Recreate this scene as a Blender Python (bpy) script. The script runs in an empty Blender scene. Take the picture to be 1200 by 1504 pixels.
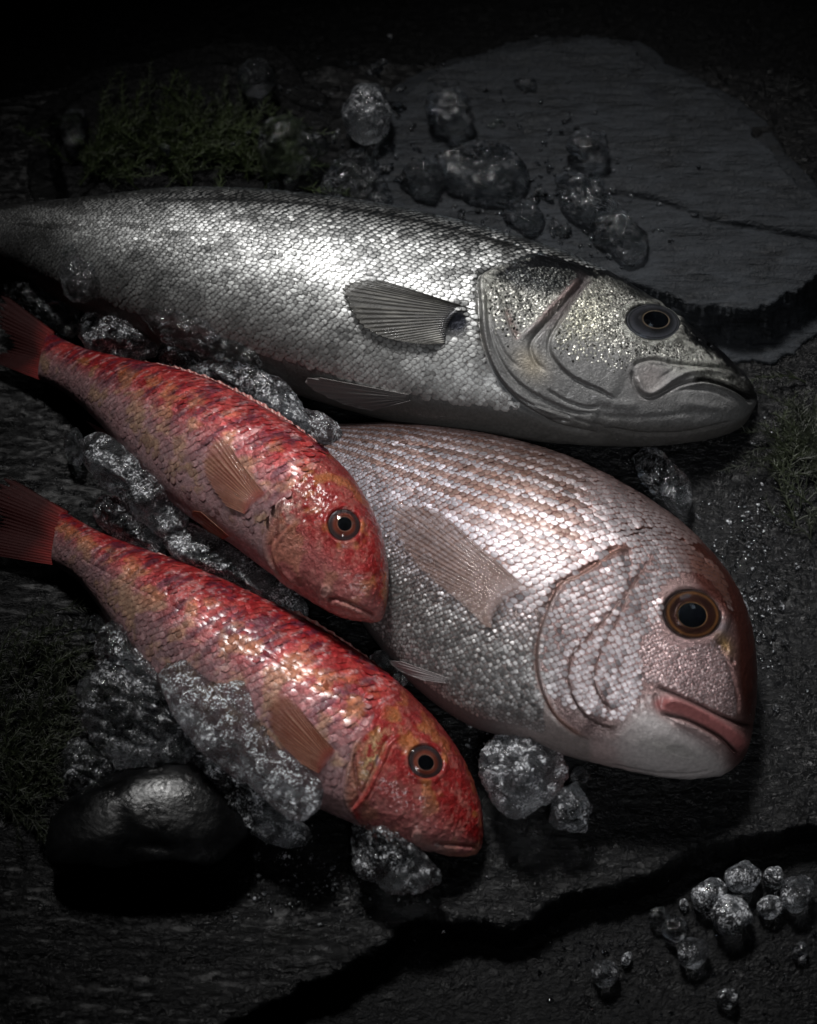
import bpy, math, random
import numpy as np
from mathutils import Vector
from mathutils.bvhtree import BVHTree

random.seed(7)
rng = np.random.default_rng(7)
SC = bpy.context.scene
COL = SC.collection

# ------------------------------------------------------------------ camera
CAM_D = 1.30
CAM_TILT = math.radians(28)            # from straight down
CAM_LOC = np.array([0, -math.sin(CAM_TILT) * CAM_D, math.cos(CAM_TILT) * CAM_D])
HALF_W = 0.25 / 1.30
cam = bpy.data.cameras.new('camera')
cam_ob = bpy.data.objects.new('camera', cam)
COL.objects.link(cam_ob)
cam_ob.location = CAM_LOC
cam_ob.rotation_euler = (CAM_TILT, 0, 0)
cam.sensor_fit = 'HORIZONTAL'
cam.sensor_width = 36
cam.lens = 18 / HALF_W
cam.clip_start = 0.05
cam.clip_end = 50
cam.dof.use_dof = True
cam.dof.focus_distance = 1.262
cam.dof.aperture_fstop = 7.0
SC.camera = cam_ob

# ------------------------------------------------------------------ world and light
W = bpy.data.worlds.new('World')
SC.world = W
W.use_nodes = True
bg = W.node_tree.nodes['Background']
bg.inputs[0].default_value = (0.6, 0.75, 1.0, 1)
bg.inputs[1].default_value = 0.0012

def area_light(name, loc, target, sx, sy, power, color, spread):
    l = bpy.data.lights.new(name, 'AREA')
    l.shape = 'RECTANGLE'
    l.size = sx
    l.size_y = sy
    l.energy = power
    l.color = color
    l.spread = math.radians(spread)
    o = bpy.data.objects.new(name, l)
    COL.objects.link(o)
    o.location = loc
    d = Vector(target) - Vector(loc)
    o.rotation_euler = d.to_track_quat('-Z', 'Y').to_euler()
    return o

area_light('softbox_key', (-0.24, 1.06, 1.50), (0.105, -0.02, 0.03), 0.50, 0.40, 0.84, (1.0, 0.985, 0.97), 19.5)
area_light('added_fill', (0.16, -0.62, 0.92), (0.12, -0.06, 0.03), 0.25, 0.2, 0.085, (0.97, 0.98, 1.0), 20)  # added lamp that lifts the bream's face and the shaded bellies
area_light('added_catchlight', (0.98, 0.46, 0.86), (0.10, 0.0, 0.04), 0.17, 0.12, 0.010, (0.72, 0.86, 1.0), 50)  # added dim lamp, placed only for bluish catchlights in the eyes

SC.view_settings.view_transform = 'Standard'
SC.view_settings.look = 'None'
SC.view_settings.gamma = 1
SC.view_settings.exposure = 0.0
SC.cycles.use_denoising = True
SC.cycles.max_bounces = 14
SC.cycles.transmission_bounces = 12
SC.cycles.glossy_bounces = 4
SC.cycles.diffuse_bounces = 2
SC.cycles.transparent_max_bounces = 16
SC.cycles.caustics_reflective = False
SC.cycles.caustics_refractive = True
SC.cycles.sample_clamp_indirect = 2

# ------------------------------------------------------------------ picture <-> place geometry
F_ = np.array([0, math.sin(CAM_TILT), -math.cos(CAM_TILT)])
U_ = np.array([0, math.cos(CAM_TILT), math.sin(CAM_TILT)])
R_ = np.array([1.0, 0, 0])

def rays(px):
    px = np.atleast_2d(np.asarray(px, float))
    return F_ + np.outer((px[:, 0] - 600) / 600 * HALF_W, R_) + np.outer((752 - px[:, 1]) / 600 * HALF_W, U_)

def at(px, z):
    """points of the traced outline on the level z"""
    d = rays(px)
    z = np.broadcast_to(np.asarray(z, float), (len(d),))
    t = (z - CAM_LOC[2]) / d[:, 2]
    return CAM_LOC + d * t[:, None]

def proj(P):
    P = np.atleast_2d(P)
    q = P - CAM_LOC
    w = q @ F_
    return np.stack([600 + (q @ R_) / w / HALF_W * 600, 752 - (q @ U_) / w / HALF_W * 600], 1)

PX = 0.25 / 600                        # metres per traced unit near the slab

# ------------------------------------------------------------------ numpy noise
def _hash(ix, iy, iz, seed):
    h = (ix * 374761393 + iy * 668265263 + iz * 2147483647 + seed * 1274126177) & 0xFFFFFFFF
    h = ((h ^ (h >> 13)) * 1274126177) & 0xFFFFFFFF
    h = (h ^ (h >> 16)) & 0xFFFFFFFF
    return h / 4294967295.0

def vnoise(p, seed=0):
    p = np.asarray(p, float)
    i = np.floor(p).astype(np.int64)
    f = p - i
    f = f * f * f * (f * (f * 6 - 15) + 10)
    r = 0
    for dx in (0, 1):
        wx = f[:, 0] if dx else 1 - f[:, 0]
        for dy in (0, 1):
            wy = f[:, 1] if dy else 1 - f[:, 1]
            for dz in (0, 1):
                wz = f[:, 2] if dz else 1 - f[:, 2]
                r = r + wx * wy * wz * _hash(i[:, 0] + dx, i[:, 1] + dy, i[:, 2] + dz, seed)
    return r * 2 - 1

def fbm(p, seed=0, octaves=4, gain=0.5):
    p = np.asarray(p, float)
    if p.shape[1] == 2:
        p = np.hstack([p, np.zeros((len(p), 1))])
    a, r, t = 1.0, 0, 0
    for k in range(octaves):
        r = r + a * vnoise(p * (2.03 ** k) + 17.3 * k, seed + k)
        t += a
        a *= gain
    return r / t

def smooth(a, b, x):
    t = np.clip((x - a) / (b - a), 0, 1)
    return t * t * (3 - 2 * t)

def seg_dist(Q, poly):
    """distance, signed side (+ = left of the direction of travel on screen), parameter 0..1"""
    poly = np.asarray(poly, float)
    best = np.full(len(Q), 1e9)
    side = np.ones(len(Q))
    par = np.zeros(len(Q))
    L = np.r_[0, np.cumsum(np.linalg.norm(np.diff(poly, axis=0), axis=1))]
    for k in range(len(poly) - 1):
        a, b = poly[k], poly[k + 1]
        ab = b - a
        t = np.clip(((Q - a) @ ab) / (ab @ ab + 1e-9), 0, 1)
        c = a + t[:, None] * ab
        d = np.linalg.norm(Q - c, axis=1)
        cr = ab[0] * (Q[:, 1] - a[1]) - ab[1] * (Q[:, 0] - a[0])
        m = d < best - 1e-9
        best[m] = d[m]
        side[m] = np.where(cr[m] < 0, 1, -1)
        par[m] = (L[k] + t[m] * (L[k + 1] - L[k])) / L[-1]
    return best, side, par

def curve(poly, n=60):
    """rounded version of a traced polyline (Catmull-Rom)"""
    p = np.asarray(poly, float)
    if len(p) < 3:
        t = np.linspace(0, 1, n)[:, None]
        return p[0] * (1 - t) + p[-1] * t
    L = np.r_[0, np.cumsum(np.sqrt(np.linalg.norm(np.diff(p[:, :2], axis=0), axis=1) + 1e-6))]
    T = np.zeros_like(p)
    T[1:-1] = (p[2:] - p[:-2]) / (L[2:] - L[:-2])[:, None]
    T[0] = (p[1] - p[0]) / (L[1] - L[0])
    T[-1] = (p[-1] - p[-2]) / (L[-1] - L[-2])
    u = np.linspace(0, L[-1], n)
    k = np.clip(np.searchsorted(L, u, 'right') - 1, 0, len(p) - 2)
    h = (L[k + 1] - L[k])
    t = ((u - L[k]) / h)[:, None]
    h = h[:, None]
    return ((2 * t**3 - 3 * t**2 + 1) * p[k] + (t**3 - 2 * t**2 + t) * h * T[k]
            + (-2 * t**3 + 3 * t**2) * p[k + 1] + (t**3 - t**2) * h * T[k + 1])

def inside(Q, poly):
    poly = np.asarray(poly, float)
    r = np.zeros(len(Q), bool)
    j = len(poly) - 1
    for i in range(len(poly)):
        yi, yj = poly[i, 1], poly[j, 1]
        c = ((yi > Q[:, 1]) != (yj > Q[:, 1])) & (Q[:, 0] < (poly[j, 0] - poly[i, 0]) * (Q[:, 1] - yi) / (yj - yi + 1e-12) + poly[i, 0])
        r ^= c
        j = i
    return r

def sdist(Q, poly):
    """signed distance to a closed outline, positive inside"""
    d, _, _ = seg_dist(Q, np.vstack([poly, poly[:1]]))
    return np.where(inside(Q, poly), d, -d)

def mixc(a, b, t):
    t = np.asarray(t)[:, None] if np.ndim(t) else t
    return np.asarray(a) * (1 - t) + np.asarray(b) * t

def blob(Q, c, rx, ry, ang=0.0):
    q = Q - np.array(c)
    ca, sa = math.cos(ang), math.sin(ang)
    x = q[:, 0] * ca + q[:, 1] * sa
    y = -q[:, 0] * sa + q[:, 1] * ca
    return np.exp(-(x / rx) ** 2 - (y / ry) ** 2)

def stroke(Q, poly, w):
    p = np.asarray(poly, float)
    m = np.where((Q > p.min(0) - 4 * w).all(1) & (Q < p.max(0) + 4 * w).all(1))[0]
    d, _, par = seg_dist(Q[m], curve(poly, 40))
    r = np.zeros(len(Q))
    r[m] = np.exp(-(d / w) ** 2) * smooth(0, 0.08, par) * smooth(0, 0.08, 1 - par)
    return r

def side_of(Q, poly, w):
    """1 on the left of the traced line, 0 on the right, over a soft width"""
    d, s, _ = seg_dist(Q, curve(poly, 50))
    return smooth(-w, w, d * s)

# ------------------------------------------------------------------ object helpers
def outward(me):
    """turn a closed mesh's faces outwards"""
    me.calc_loop_triangles()
    n = len(me.loop_triangles)
    t = np.empty(n * 3, np.int32)
    me.loop_triangles.foreach_get('vertices', t)
    v = np.empty(len(me.vertices) * 3)
    me.vertices.foreach_get('co', v)
    v = v.reshape(-1, 3)
    t = t.reshape(-1, 3)
    if np.einsum('ij,ij->i', v[t[:, 0]], np.cross(v[t[:, 1]], v[t[:, 2]])).sum() < 0:
        me.flip_normals()

def mesh_obj(name, V, F, mat, parent=None, smooth_=True, col=None, par=None, alpha=None, centre=None, kind=None, closed=False):
    me = bpy.data.meshes.new(name)
    V = np.asarray(V, float)
    if parent is not None:
        o0 = np.array(root_of(parent)['_o'])
    elif centre is not None:
        o0 = np.asarray(centre, float)
    else:
        o0 = np.array([V[:, 0].mean(), V[:, 1].mean(), V[:, 2].min()])
    me.from_pydata((V - o0).tolist(), [], F if isinstance(F, list) else F.tolist())
    if closed:
        outward(me)
    if smooth_:
        me.shade_smooth()
    if col is not None:
        a = me.attributes.new('Col', 'FLOAT_COLOR', 'POINT')
        c = np.ones((len(V), 4))
        c[:, :3] = np.clip(col, 0, 1)
        a.data.foreach_set('color', c.ravel())
    if par is not None:
        a = me.attributes.new('Par', 'FLOAT_COLOR', 'POINT')
        c = np.ones((len(V), 4))
        c[:, :3] = par
        a.data.foreach_set('color', c.ravel())
    if alpha is not None:
        a = me.attributes.new('Veil', 'FLOAT', 'POINT')
        a.data.foreach_set('value', np.asarray(alpha, float))
    if mat is not None:
        me.materials.append(mat)
    o = bpy.data.objects.new(name, me)
    COL.objects.link(o)
    if parent is not None:
        o.parent = parent
    else:
        o.location = o0
        o['_o'] = [float(x) for x in o0]
    if kind:
        o['kind'] = kind
    return o

def root_of(o):
    while o.parent is not None:
        o = o.parent
    return o

def thing(name, loc, label, cat, group=None):
    o = bpy.data.objects.new(name, None)
    o.empty_display_size = 0.02
    COL.objects.link(o)
    o.location = loc
    o['_o'] = [float(x) for x in loc]
    tag(o, label, cat, group)
    return o

def tag(o, label, cat, group=None):
    o['label'] = label
    o['category'] = cat
    if group:
        o['group'] = group
    return o

def grid_faces(n, m, wrap=False, off=0):
    i = np.arange(n - 1)[:, None]
    j = np.arange(m if wrap else m - 1)[None, :]
    j2 = (j + 1) % m
    a = i * m + j
    b = i * m + j2
    c = (i + 1) * m + j2
    d = (i + 1) * m + j
    return (np.stack(np.broadcast_arrays(a, b, c, d), -1).reshape(-1, 4) + off)

# ------------------------------------------------------------------ materials
def new_mat(name):
    m = bpy.data.materials.new(name)
    m.use_nodes = True
    nt = m.node_tree
    return m, nt, nt.nodes, nt.links, nt.nodes['Principled BSDF']

def node(nt, t, **kw):
    n = nt.nodes.new(t)
    for k, v in kw.items():
        if k in n.inputs.keys():
            n.inputs[k].default_value = v
        else:
            setattr(n, k, v)
    return n

def skin_material(name, scale=900, bump=0.5, crinkle=1400, coat=0.35, hue=0.12):
    """wet fish skin: pigment, metallic sheen and roughness come with the mesh"""
    m, nt, N, L, P = new_mat(name)
    col = node(nt, 'ShaderNodeAttribute', attribute_name='Col')
    par = node(nt, 'ShaderNodeAttribute', attribute_name='Par')
    sep = node(nt, 'ShaderNodeSeparateColor')
    L.new(par.outputs['Color'], sep.inputs[0])
    tc = node(nt, 'ShaderNodeTexCoord')
    n1 = node(nt, 'ShaderNodeTexNoise', Scale=scale, Detail=4.0, Roughness=0.6)
    L.new(tc.outputs['Object'], n1.inputs['Vector'])
    n2 = node(nt, 'ShaderNodeTexNoise', Scale=crinkle, Detail=3.0, Roughness=0.7, Distortion=0.6)
    L.new(tc.outputs['Object'], n2.inputs['Vector'])
    r = node(nt, 'ShaderNodeMapRange')
    r.inputs[1].default_value = 0.3
    r.inputs[2].default_value = 0.7
    r.inputs[3].default_value = 1 - hue * 2
    r.inputs[4].default_value = 1 + hue
    L.new(n1.outputs[0], r.inputs[0])
    mul = node(nt, 'ShaderNodeVectorMath', operation='SCALE')
    L.new(col.outputs['Color'], mul.inputs[0])
    L.new(r.outputs[0], mul.inputs['Scale'])
    L.new(mul.outputs[0], P.inputs['Base Color'])
    L.new(sep.outputs[0], P.inputs['Metallic'])
    L.new(sep.outputs[1], P.inputs['Roughness'])
    bm = node(nt, 'ShaderNodeBump')
    bm.inputs['Distance'].default_value = 0.0011
    mb = node(nt, 'ShaderNodeMath', operation='MULTIPLY')
    mb.inputs[1].default_value = bump
    L.new(sep.outputs[2], mb.inputs[0])
    L.new(mb.outputs[0], bm.inputs['Strength'])
    L.new(n2.outputs[0], bm.inputs['Height'])
    L.new(bm.outputs[0], P.inputs['Normal'])
    P.inputs['Coat Weight'].default_value = coat
    P.inputs['Coat Roughness'].default_value = 0.16
    P.inputs['IOR'].default_value = 1.4
    return m

def fin_material(name, rough=0.5):
    m, nt, N, L, P = new_mat(name)
    col = node(nt, 'ShaderNodeAttribute', attribute_name='Col')
    al = node(nt, 'ShaderNodeAttribute', attribute_name='Veil')
    L.new(col.outputs['Color'], P.inputs['Base Color'])
    L.new(al.outputs['Fac'], P.inputs['Alpha'])
    P.inputs['Roughness'].default_value = rough
    P.inputs['Metallic'].default_value = 0.15
    P.inputs['Coat Weight'].default_value = 0.1
    tc = node(nt, 'ShaderNodeTexCoord')
    n2 = node(nt, 'ShaderNodeTexNoise', Scale=1100.0, Detail=3.0)
    L.new(tc.outputs['Object'], n2.inputs['Vector'])
    bm = node(nt, 'ShaderNodeBump', Strength=0.35, Distance=0.0005)
    L.new(n2.outputs[0], bm.inputs['Height'])
    L.new(bm.outputs[0], P.inputs['Normal'])
    return m

def vc_material(name, rough=0.2, metal=0.0, coat=0.0, bump=0.0, scale=900.0):
    m, nt, N, L, P = new_mat(name)
    col = node(nt, 'ShaderNodeAttribute', attribute_name='Col')
    L.new(col.outputs['Color'], P.inputs['Base Color'])
    P.inputs['Roughness'].default_value = rough
    P.inputs['Metallic'].default_value = metal
    P.inputs['Coat Weight'].default_value = coat
    if bump:
        tc = node(nt, 'ShaderNodeTexCoord')
        n2 = node(nt, 'ShaderNodeTexNoise', Scale=scale, Detail=4.0)
        L.new(tc.outputs['Object'], n2.inputs['Vector'])
        bm = node(nt, 'ShaderNodeBump', Strength=bump, Distance=0.0006)
        L.new(n2.outputs[0], bm.inputs['Height'])
        L.new(bm.outputs[0], P.inputs['Normal'])
    return m

def slate_material(name, base=(0.0034, 0.0036, 0.0040), rough=(0.20, 0.38), stretch=(110, 260, 200), rot=0.12, bump=0.9, wet=0.02, spec=0.16):
    m, nt, N, L, P = new_mat(name)
    tc = node(nt, 'ShaderNodeTexCoord')
    mp = node(nt, 'ShaderNodeMapping')
    mp.inputs['Scale'].default_value = stretch
    mp.inputs['Rotation'].default_value = (0, 0, rot)
    L.new(tc.outputs['Object'], mp.inputs['Vector'])
    n1 = node(nt, 'ShaderNodeTexNoise', Scale=1.0, Detail=4.5, Roughness=0.6, Distortion=0.9)
    L.new(mp.outputs[0], n1.inputs['Vector'])
    n2 = node(nt, 'ShaderNodeTexNoise', Scale=34.0, Detail=5.0, Roughness=0.6)
    L.new(tc.outputs['Object'], n2.inputs['Vector'])
    n3 = node(nt, 'ShaderNodeTexNoise', Scale=300.0, Detail=3.0, Roughness=0.6, Distortion=0.8)
    L.new(tc.outputs['Object'], n3.inputs['Vector'])
    cr = node(nt, 'ShaderNodeValToRGB')
    cr.color_ramp.elements[0].position = 0.3
    cr.color_ramp.elements[0].color = (*[b * 0.3 for b in base], 1)
    cr.color_ramp.elements[1].position = 0.72
    cr.color_ramp.elements[1].color = (*[b * 2.4 for b in base], 1)
    ad = node(nt, 'ShaderNodeMath', operation='ADD')
    hf = node(nt, 'ShaderNodeMath', operation='MULTIPLY')
    hf.inputs[1].default_value = 0.5
    L.new(n1.outputs[0], ad.inputs[0])
    L.new(n2.outputs[0], ad.inputs[1])
    L.new(ad.outputs[0], hf.inputs[0])
    L.new(hf.outputs[0], cr.inputs[0])
    L.new(cr.outputs[0], P.inputs['Base Color'])
    rr = node(nt, 'ShaderNodeMapRange')
    rr.inputs[1].default_value = 0.35
    rr.inputs[2].default_value = 0.65
    rr.inputs[3].default_value = rough[0]
    rr.inputs[4].default_value = rough[1]
    L.new(n2.outputs[0], rr.inputs[0])
    L.new(rr.outputs[0], P.inputs['Roughness'])
    mx = node(nt, 'ShaderNodeMath', operation='ADD')
    h3 = node(nt, 'ShaderNodeMath', operation='MULTIPLY')
    h3.inputs[1].default_value = 0.55
    L.new(n3.outputs[0], h3.inputs[0])
    L.new(n1.outputs[0], mx.inputs[0])
    L.new(h3.outputs[0], mx.inputs[1])
    bm = node(nt, 'ShaderNodeBump', Strength=bump, Distance=0.0022)
    L.new(mx.outputs[0], bm.inputs['Height'])
    L.new(bm.outputs[0], P.inputs['Normal'])
    P.inputs['Coat Weight'].default_value = wet
    P.inputs['Specular IOR Level'].default_value = spec
    P.inputs['Coat Roughness'].default_value = 0.20
    return m

def ice_material(name, frost=0.25, rough=0.06, bump=0.6, scale=330.0, tint=(0.93, 0.96, 1.0)):
    """clear ice with cloudy frost patches, their white specks painted in for inner glints"""
    m, nt, N, L, P = new_mat(name)
    tc = node(nt, 'ShaderNodeTexCoord')
    P.inputs['Base Color'].default_value = (*tint, 1)
    P.inputs['Transmission Weight'].default_value = 1.0
    P.inputs['Roughness'].default_value = rough
    P.inputs['IOR'].default_value = 1.31
    if bump:
        n1 = node(nt, 'ShaderNodeTexNoise', Scale=scale, Detail=5.0, Roughness=0.6, Distortion=1.2)
        L.new(tc.outputs['Object'], n1.inputs['Vector'])
        bm = node(nt, 'ShaderNodeBump', Strength=bump, Distance=0.0015)
        L.new(n1.outputs[0], bm.inputs['Height'])
        L.new(bm.outputs[0], P.inputs['Normal'])
    if frost:
        n2 = node(nt, 'ShaderNodeTexNoise', Scale=110.0, Detail=5.0, Roughness=0.65)
        L.new(tc.outputs['Object'], n2.inputs['Vector'])
        n3 = node(nt, 'ShaderNodeTexNoise', Scale=480.0, Detail=4.0, Roughness=0.7, Distortion=1.5)
        L.new(tc.outputs['Object'], n3.inputs['Vector'])
        df = node(nt, 'ShaderNodeBsdfPrincipled')
        df.inputs['Base Color'].default_value = (0.86, 0.88, 0.92, 1)
        df.inputs['Roughness'].default_value = 0.40
        df.inputs['Metallic'].default_value = 0.2       # white noise specks stand in for glints off inner cracks and bubbles
        L.new(bm.outputs[0], df.inputs['Normal'])
        a = node(nt, 'ShaderNodeMapRange')
        a.inputs[1].default_value = 0.46
        a.inputs[2].default_value = 0.60
        a.inputs[3].default_value = 0.05
        a.inputs[4].default_value = 1.0
        L.new(n2.outputs[0], a.inputs[0])
        b = node(nt, 'ShaderNodeMapRange')
        b.inputs[1].default_value = 0.53
        b.inputs[2].default_value = 0.60
        b.inputs[3].default_value = 0.03
        b.inputs[4].default_value = 1.0
        L.new(n3.outputs[0], b.inputs[0])
        mu = node(nt, 'ShaderNodeMath', operation='MULTIPLY')
        L.new(a.outputs[0], mu.inputs[0])
        L.new(b.outputs[0], mu.inputs[1])
        mk = node(nt, 'ShaderNodeMath', operation='MULTIPLY', use_clamp=True)
        mk.inputs[1].default_value = frost * 3.2
        L.new(mu.outputs[0], mk.inputs[0])
        ms = node(nt, 'ShaderNodeMixShader')
        L.new(mk.outputs[0], ms.inputs[0])
        L.new(P.outputs[0], ms.inputs[1])
        L.new(df.outputs[0], ms.inputs[2])
        L.new(ms.outputs[0], N['Material Output'].inputs['Surface'])
    return m

M = {}
M['bass'] = skin_material('bass_skin', 500, 0.8, 680, coat=0.18)
M['bream'] = skin_material('bream_skin', 500, 0.8, 640, coat=0.22)
M['mullet'] = skin_material('mullet_skin', 420, 0.8, 520, coat=0.36, hue=0.2)
M['fin'] = fin_material('fin_membrane')
M['tail'] = fin_material('tail_membrane', 0.6)
M['tail'].node_tree.nodes['Principled BSDF'].inputs['Coat Weight'].default_value = 0
M['tail'].node_tree.nodes['Principled BSDF'].inputs['Specular IOR Level'].default_value = 0.2
M['eye'] = vc_material('eye_rings', 0.3, 0.35, 0.4, 0.15, 1500)
M['slate'] = slate_material('wet_slate')
M['slate_back'] = slate_material('dry_slate', base=(0.021, 0.0235, 0.027), rough=(0.42, 0.7), stretch=(40, 210, 200), rot=0.10, bump=1.0, wet=0.0, spec=0.15)
M['ground'] = slate_material('dark_stone', base=(0.0034, 0.0036, 0.0040), rough=(0.3, 0.55), stretch=(150, 220, 200), bump=0.8, spec=0.12, wet=0)
M['pebble'] = slate_material('black_pebble', base=(0.004, 0.0042, 0.0046), rough=(0.18, 0.42), stretch=(60, 90, 60), bump=0.22, wet=0.10, spec=0.22)
M['ice_clear'] = ice_material('clear_ice', 0.10, 0.015, 0.6, 170.0)
M['ice_mid'] = ice_material('cloudy_ice', 0.32, 0.03, 0.7, 220.0)
M['ice_frost'] = ice_material('frosted_ice', 0.75, 0.06, 0.9, 300.0)
M['ice_bead'] = ice_material('bead_ice', 1.5, 0.05, 0.4, 180.0)
M['cornea'] = ice_material('cornea', 0.0, 0.03, 0.0)
M['water'] = ice_material('water', 0.0, 0.02, 0.0)

# ------------------------------------------------------------------ slate
def slab(name, outline, z_top, thick, mat, res=0.0016, relief=0.0012, seed=1, steps=4, ledge=0.004, tilt=None,
         label=None, group=None, bumps=None):
    poly = at(curve(np.vstack([outline, outline[:1]]), 160)[:-1], z_top)[:, :2]
    x0, y0 = poly.min(0) - 0.03
    x1, y1 = poly.max(0) + 0.03
    nx, ny = int((x1 - x0) / res) + 1, int((y1 - y0) / res) + 1
    X, Y = np.meshgrid(np.linspace(x0, x1, nx), np.linspace(y0, y1, ny), indexing='ij')
    Q = np.stack([X.ravel(), Y.ravel()], 1)
    d = sdist(Q, poly) + 0.0045 * fbm(Q * 55, seed, 4) + 0.0018 * fbm(Q * 260, seed + 9, 3)
    z = z_top + relief * (fbm(Q * [28, 60], seed + 3, 5, 0.6) + 0.5 * fbm(Q * [90, 330], seed + 5, 3)) 
    if bumps is not None:
        z = z + bumps(Q)
    dz = thick / steps
    for k in range(steps):
        off = ledge * k * (1 + 0.8 * fbm(Q * 22 + 5 * k, seed + 20 + k, 3)) + 0.0016 * fbm(Q * 300, seed + 40 + k, 2)
        z = z - dz * (1 - smooth(-0.0007, 0.0007, d + off))
    keep = d > -(ledge * steps * 2.2 + 0.004)
    z_low = z_top - thick
    V = np.stack([Q[:, 0], Q[:, 1], z], 1)
    V[~keep, 2] = z_low - 0.004
    F = grid_faces(nx, ny)
    F = F[keep[F].any(1)]
    used = np.zeros(len(V), bool)
    used[F.ravel()] = True
    idx = np.cumsum(used) - 1
    V = V[used]
    F = idx[F]
    F = F[:, ::-1]
    F = F[:, [0, 1, 2, 3]]
    # make sure faces look up
    a, b, c = V[F[0, 0]], V[F[0, 1]], V[F[0, 2]]
    if np.cross(b - a, c - a)[2] < 0:
        F = F[:, ::-1]
    o = mesh_obj(name, V, F, mat)
    if label:
        tag(o, label, 'slate', group)
    return o

GZ = -0.021
def ground():
    n = 260
    g = np.linspace(-1, 1, n)
    g = np.sign(g) * (0.35 * np.abs(g) + 3.2 * np.abs(g) ** 5)
    X, Y = np.meshgrid(g, g, indexing='ij')
    Q = np.stack([X.ravel(), Y.ravel()], 1)
    z = GZ + 0.0016 * fbm(Q * 45, 4, 5, 0.6)
    V = np.column_stack([Q, z])
    o = mesh_obj('ground', V, grid_faces(n, n), M['ground'], kind='structure')
    return o
ground()

FRONT = [(1330, 1190), (1200, 1206), (1130, 1222), (1080, 1230), (1008, 1254), (960, 1282), (900, 1296), (840, 1308), (792, 1338), (762, 1357),
         (708, 1360), (640, 1352), (600, 1360), (560, 1392), (480, 1438), (400, 1470), (330, 1504), (200, 1580), (-200, 1660)]
def main_bumps(Q):
    p = proj(np.column_stack([Q, np.zeros(len(Q))]))
    r = np.zeros(len(Q))
    wet = np.exp(-((p[:, 0] - 1125) / 70) ** 2 - ((p[:, 1] - 900) / 150) ** 2) \
        + np.exp(-((p[:, 0] - 520) / 230) ** 2 - ((p[:, 1] - 1290) / 60) ** 2) \
        + 0.8 * np.exp(-((p[:, 0] - 930) / 160) ** 2 - ((p[:, 1] - 1215) / 45) ** 2) \
        + 0.7 * np.exp(-((p[:, 0] - 950) / 90) ** 2 - ((p[:, 1] - 690) / 50) ** 2)
    return 0.0022 * wet * fbm(Q * 330, 77, 3, 0.7) - 0.0005 * wet
slab('slate_slab', [(-200, 1660), (-210, 900), (-200, 300), (-60, 160), (300, 110), (760, 90), (1300, 160), (1420, 600), (1400, 1000)] + FRONT,
     0.0, 0.027, M['slate'], 0.0017, 0.0015, 3, 7, 0.0011,
     label='large wet black slate slab carrying all four fish, with layered broken front edge', bumps=main_bumps)
def back_bumps(Q):
    p = proj(np.column_stack([Q, np.full(len(Q), 0.026)]))
    crack = stroke(p, [(870, 282), (960, 292), (1040, 322), (1120, 336), (1230, 356)], 4)
    step = 0.5 - 0.5 * np.tanh(seg_dist(p, curve([(560, 330), (700, 215), (800, 190), (900, 230), (880, 300), (960, 380)], 30))[0] / 20)
    return -0.0035 * crack - 0.0025 * blob(p, (965, 136), 22, 10, 0.2) + 0.0022 * fbm(Q * [22, 60], 71, 4) - 0.0014 * step
slab('slate_slab', [(560, 175), (640, 105), (720, 80), (800, 62), (860, 57), (925, 66), (945, 85), (1010, 115), (1060, 140), (1110, 190), (1150, 245), (1205, 290),
                    (1290, 340), (1300, 390), (1205, 405), (1160, 430), (1112, 456), (1040, 452), (985, 436), (940, 418), (880, 396), (700, 350), (560, 300)],
     0.026, 0.025, M['slate_back'], 0.0013, 0.0010, 11, 3, 0.003,
     label='broad grey slate slab behind the silver fish head, with grooved matt surface', group=None, bumps=back_bumps)
slab('slate_slab', [(88, 165), (130, 135), (220, 108), (300, 92), (372, 88), (400, 130), (470, 160), (560, 190), (640, 230), (620, 330), (420, 360), (120, 340), (96, 280), (84, 220)],
     0.012, 0.011, M['ground'], 0.0016, 0.0008, 23, 3, 0.003,
     label='dim blackish slate slab in the back, under the green seaweed tuft')
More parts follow.
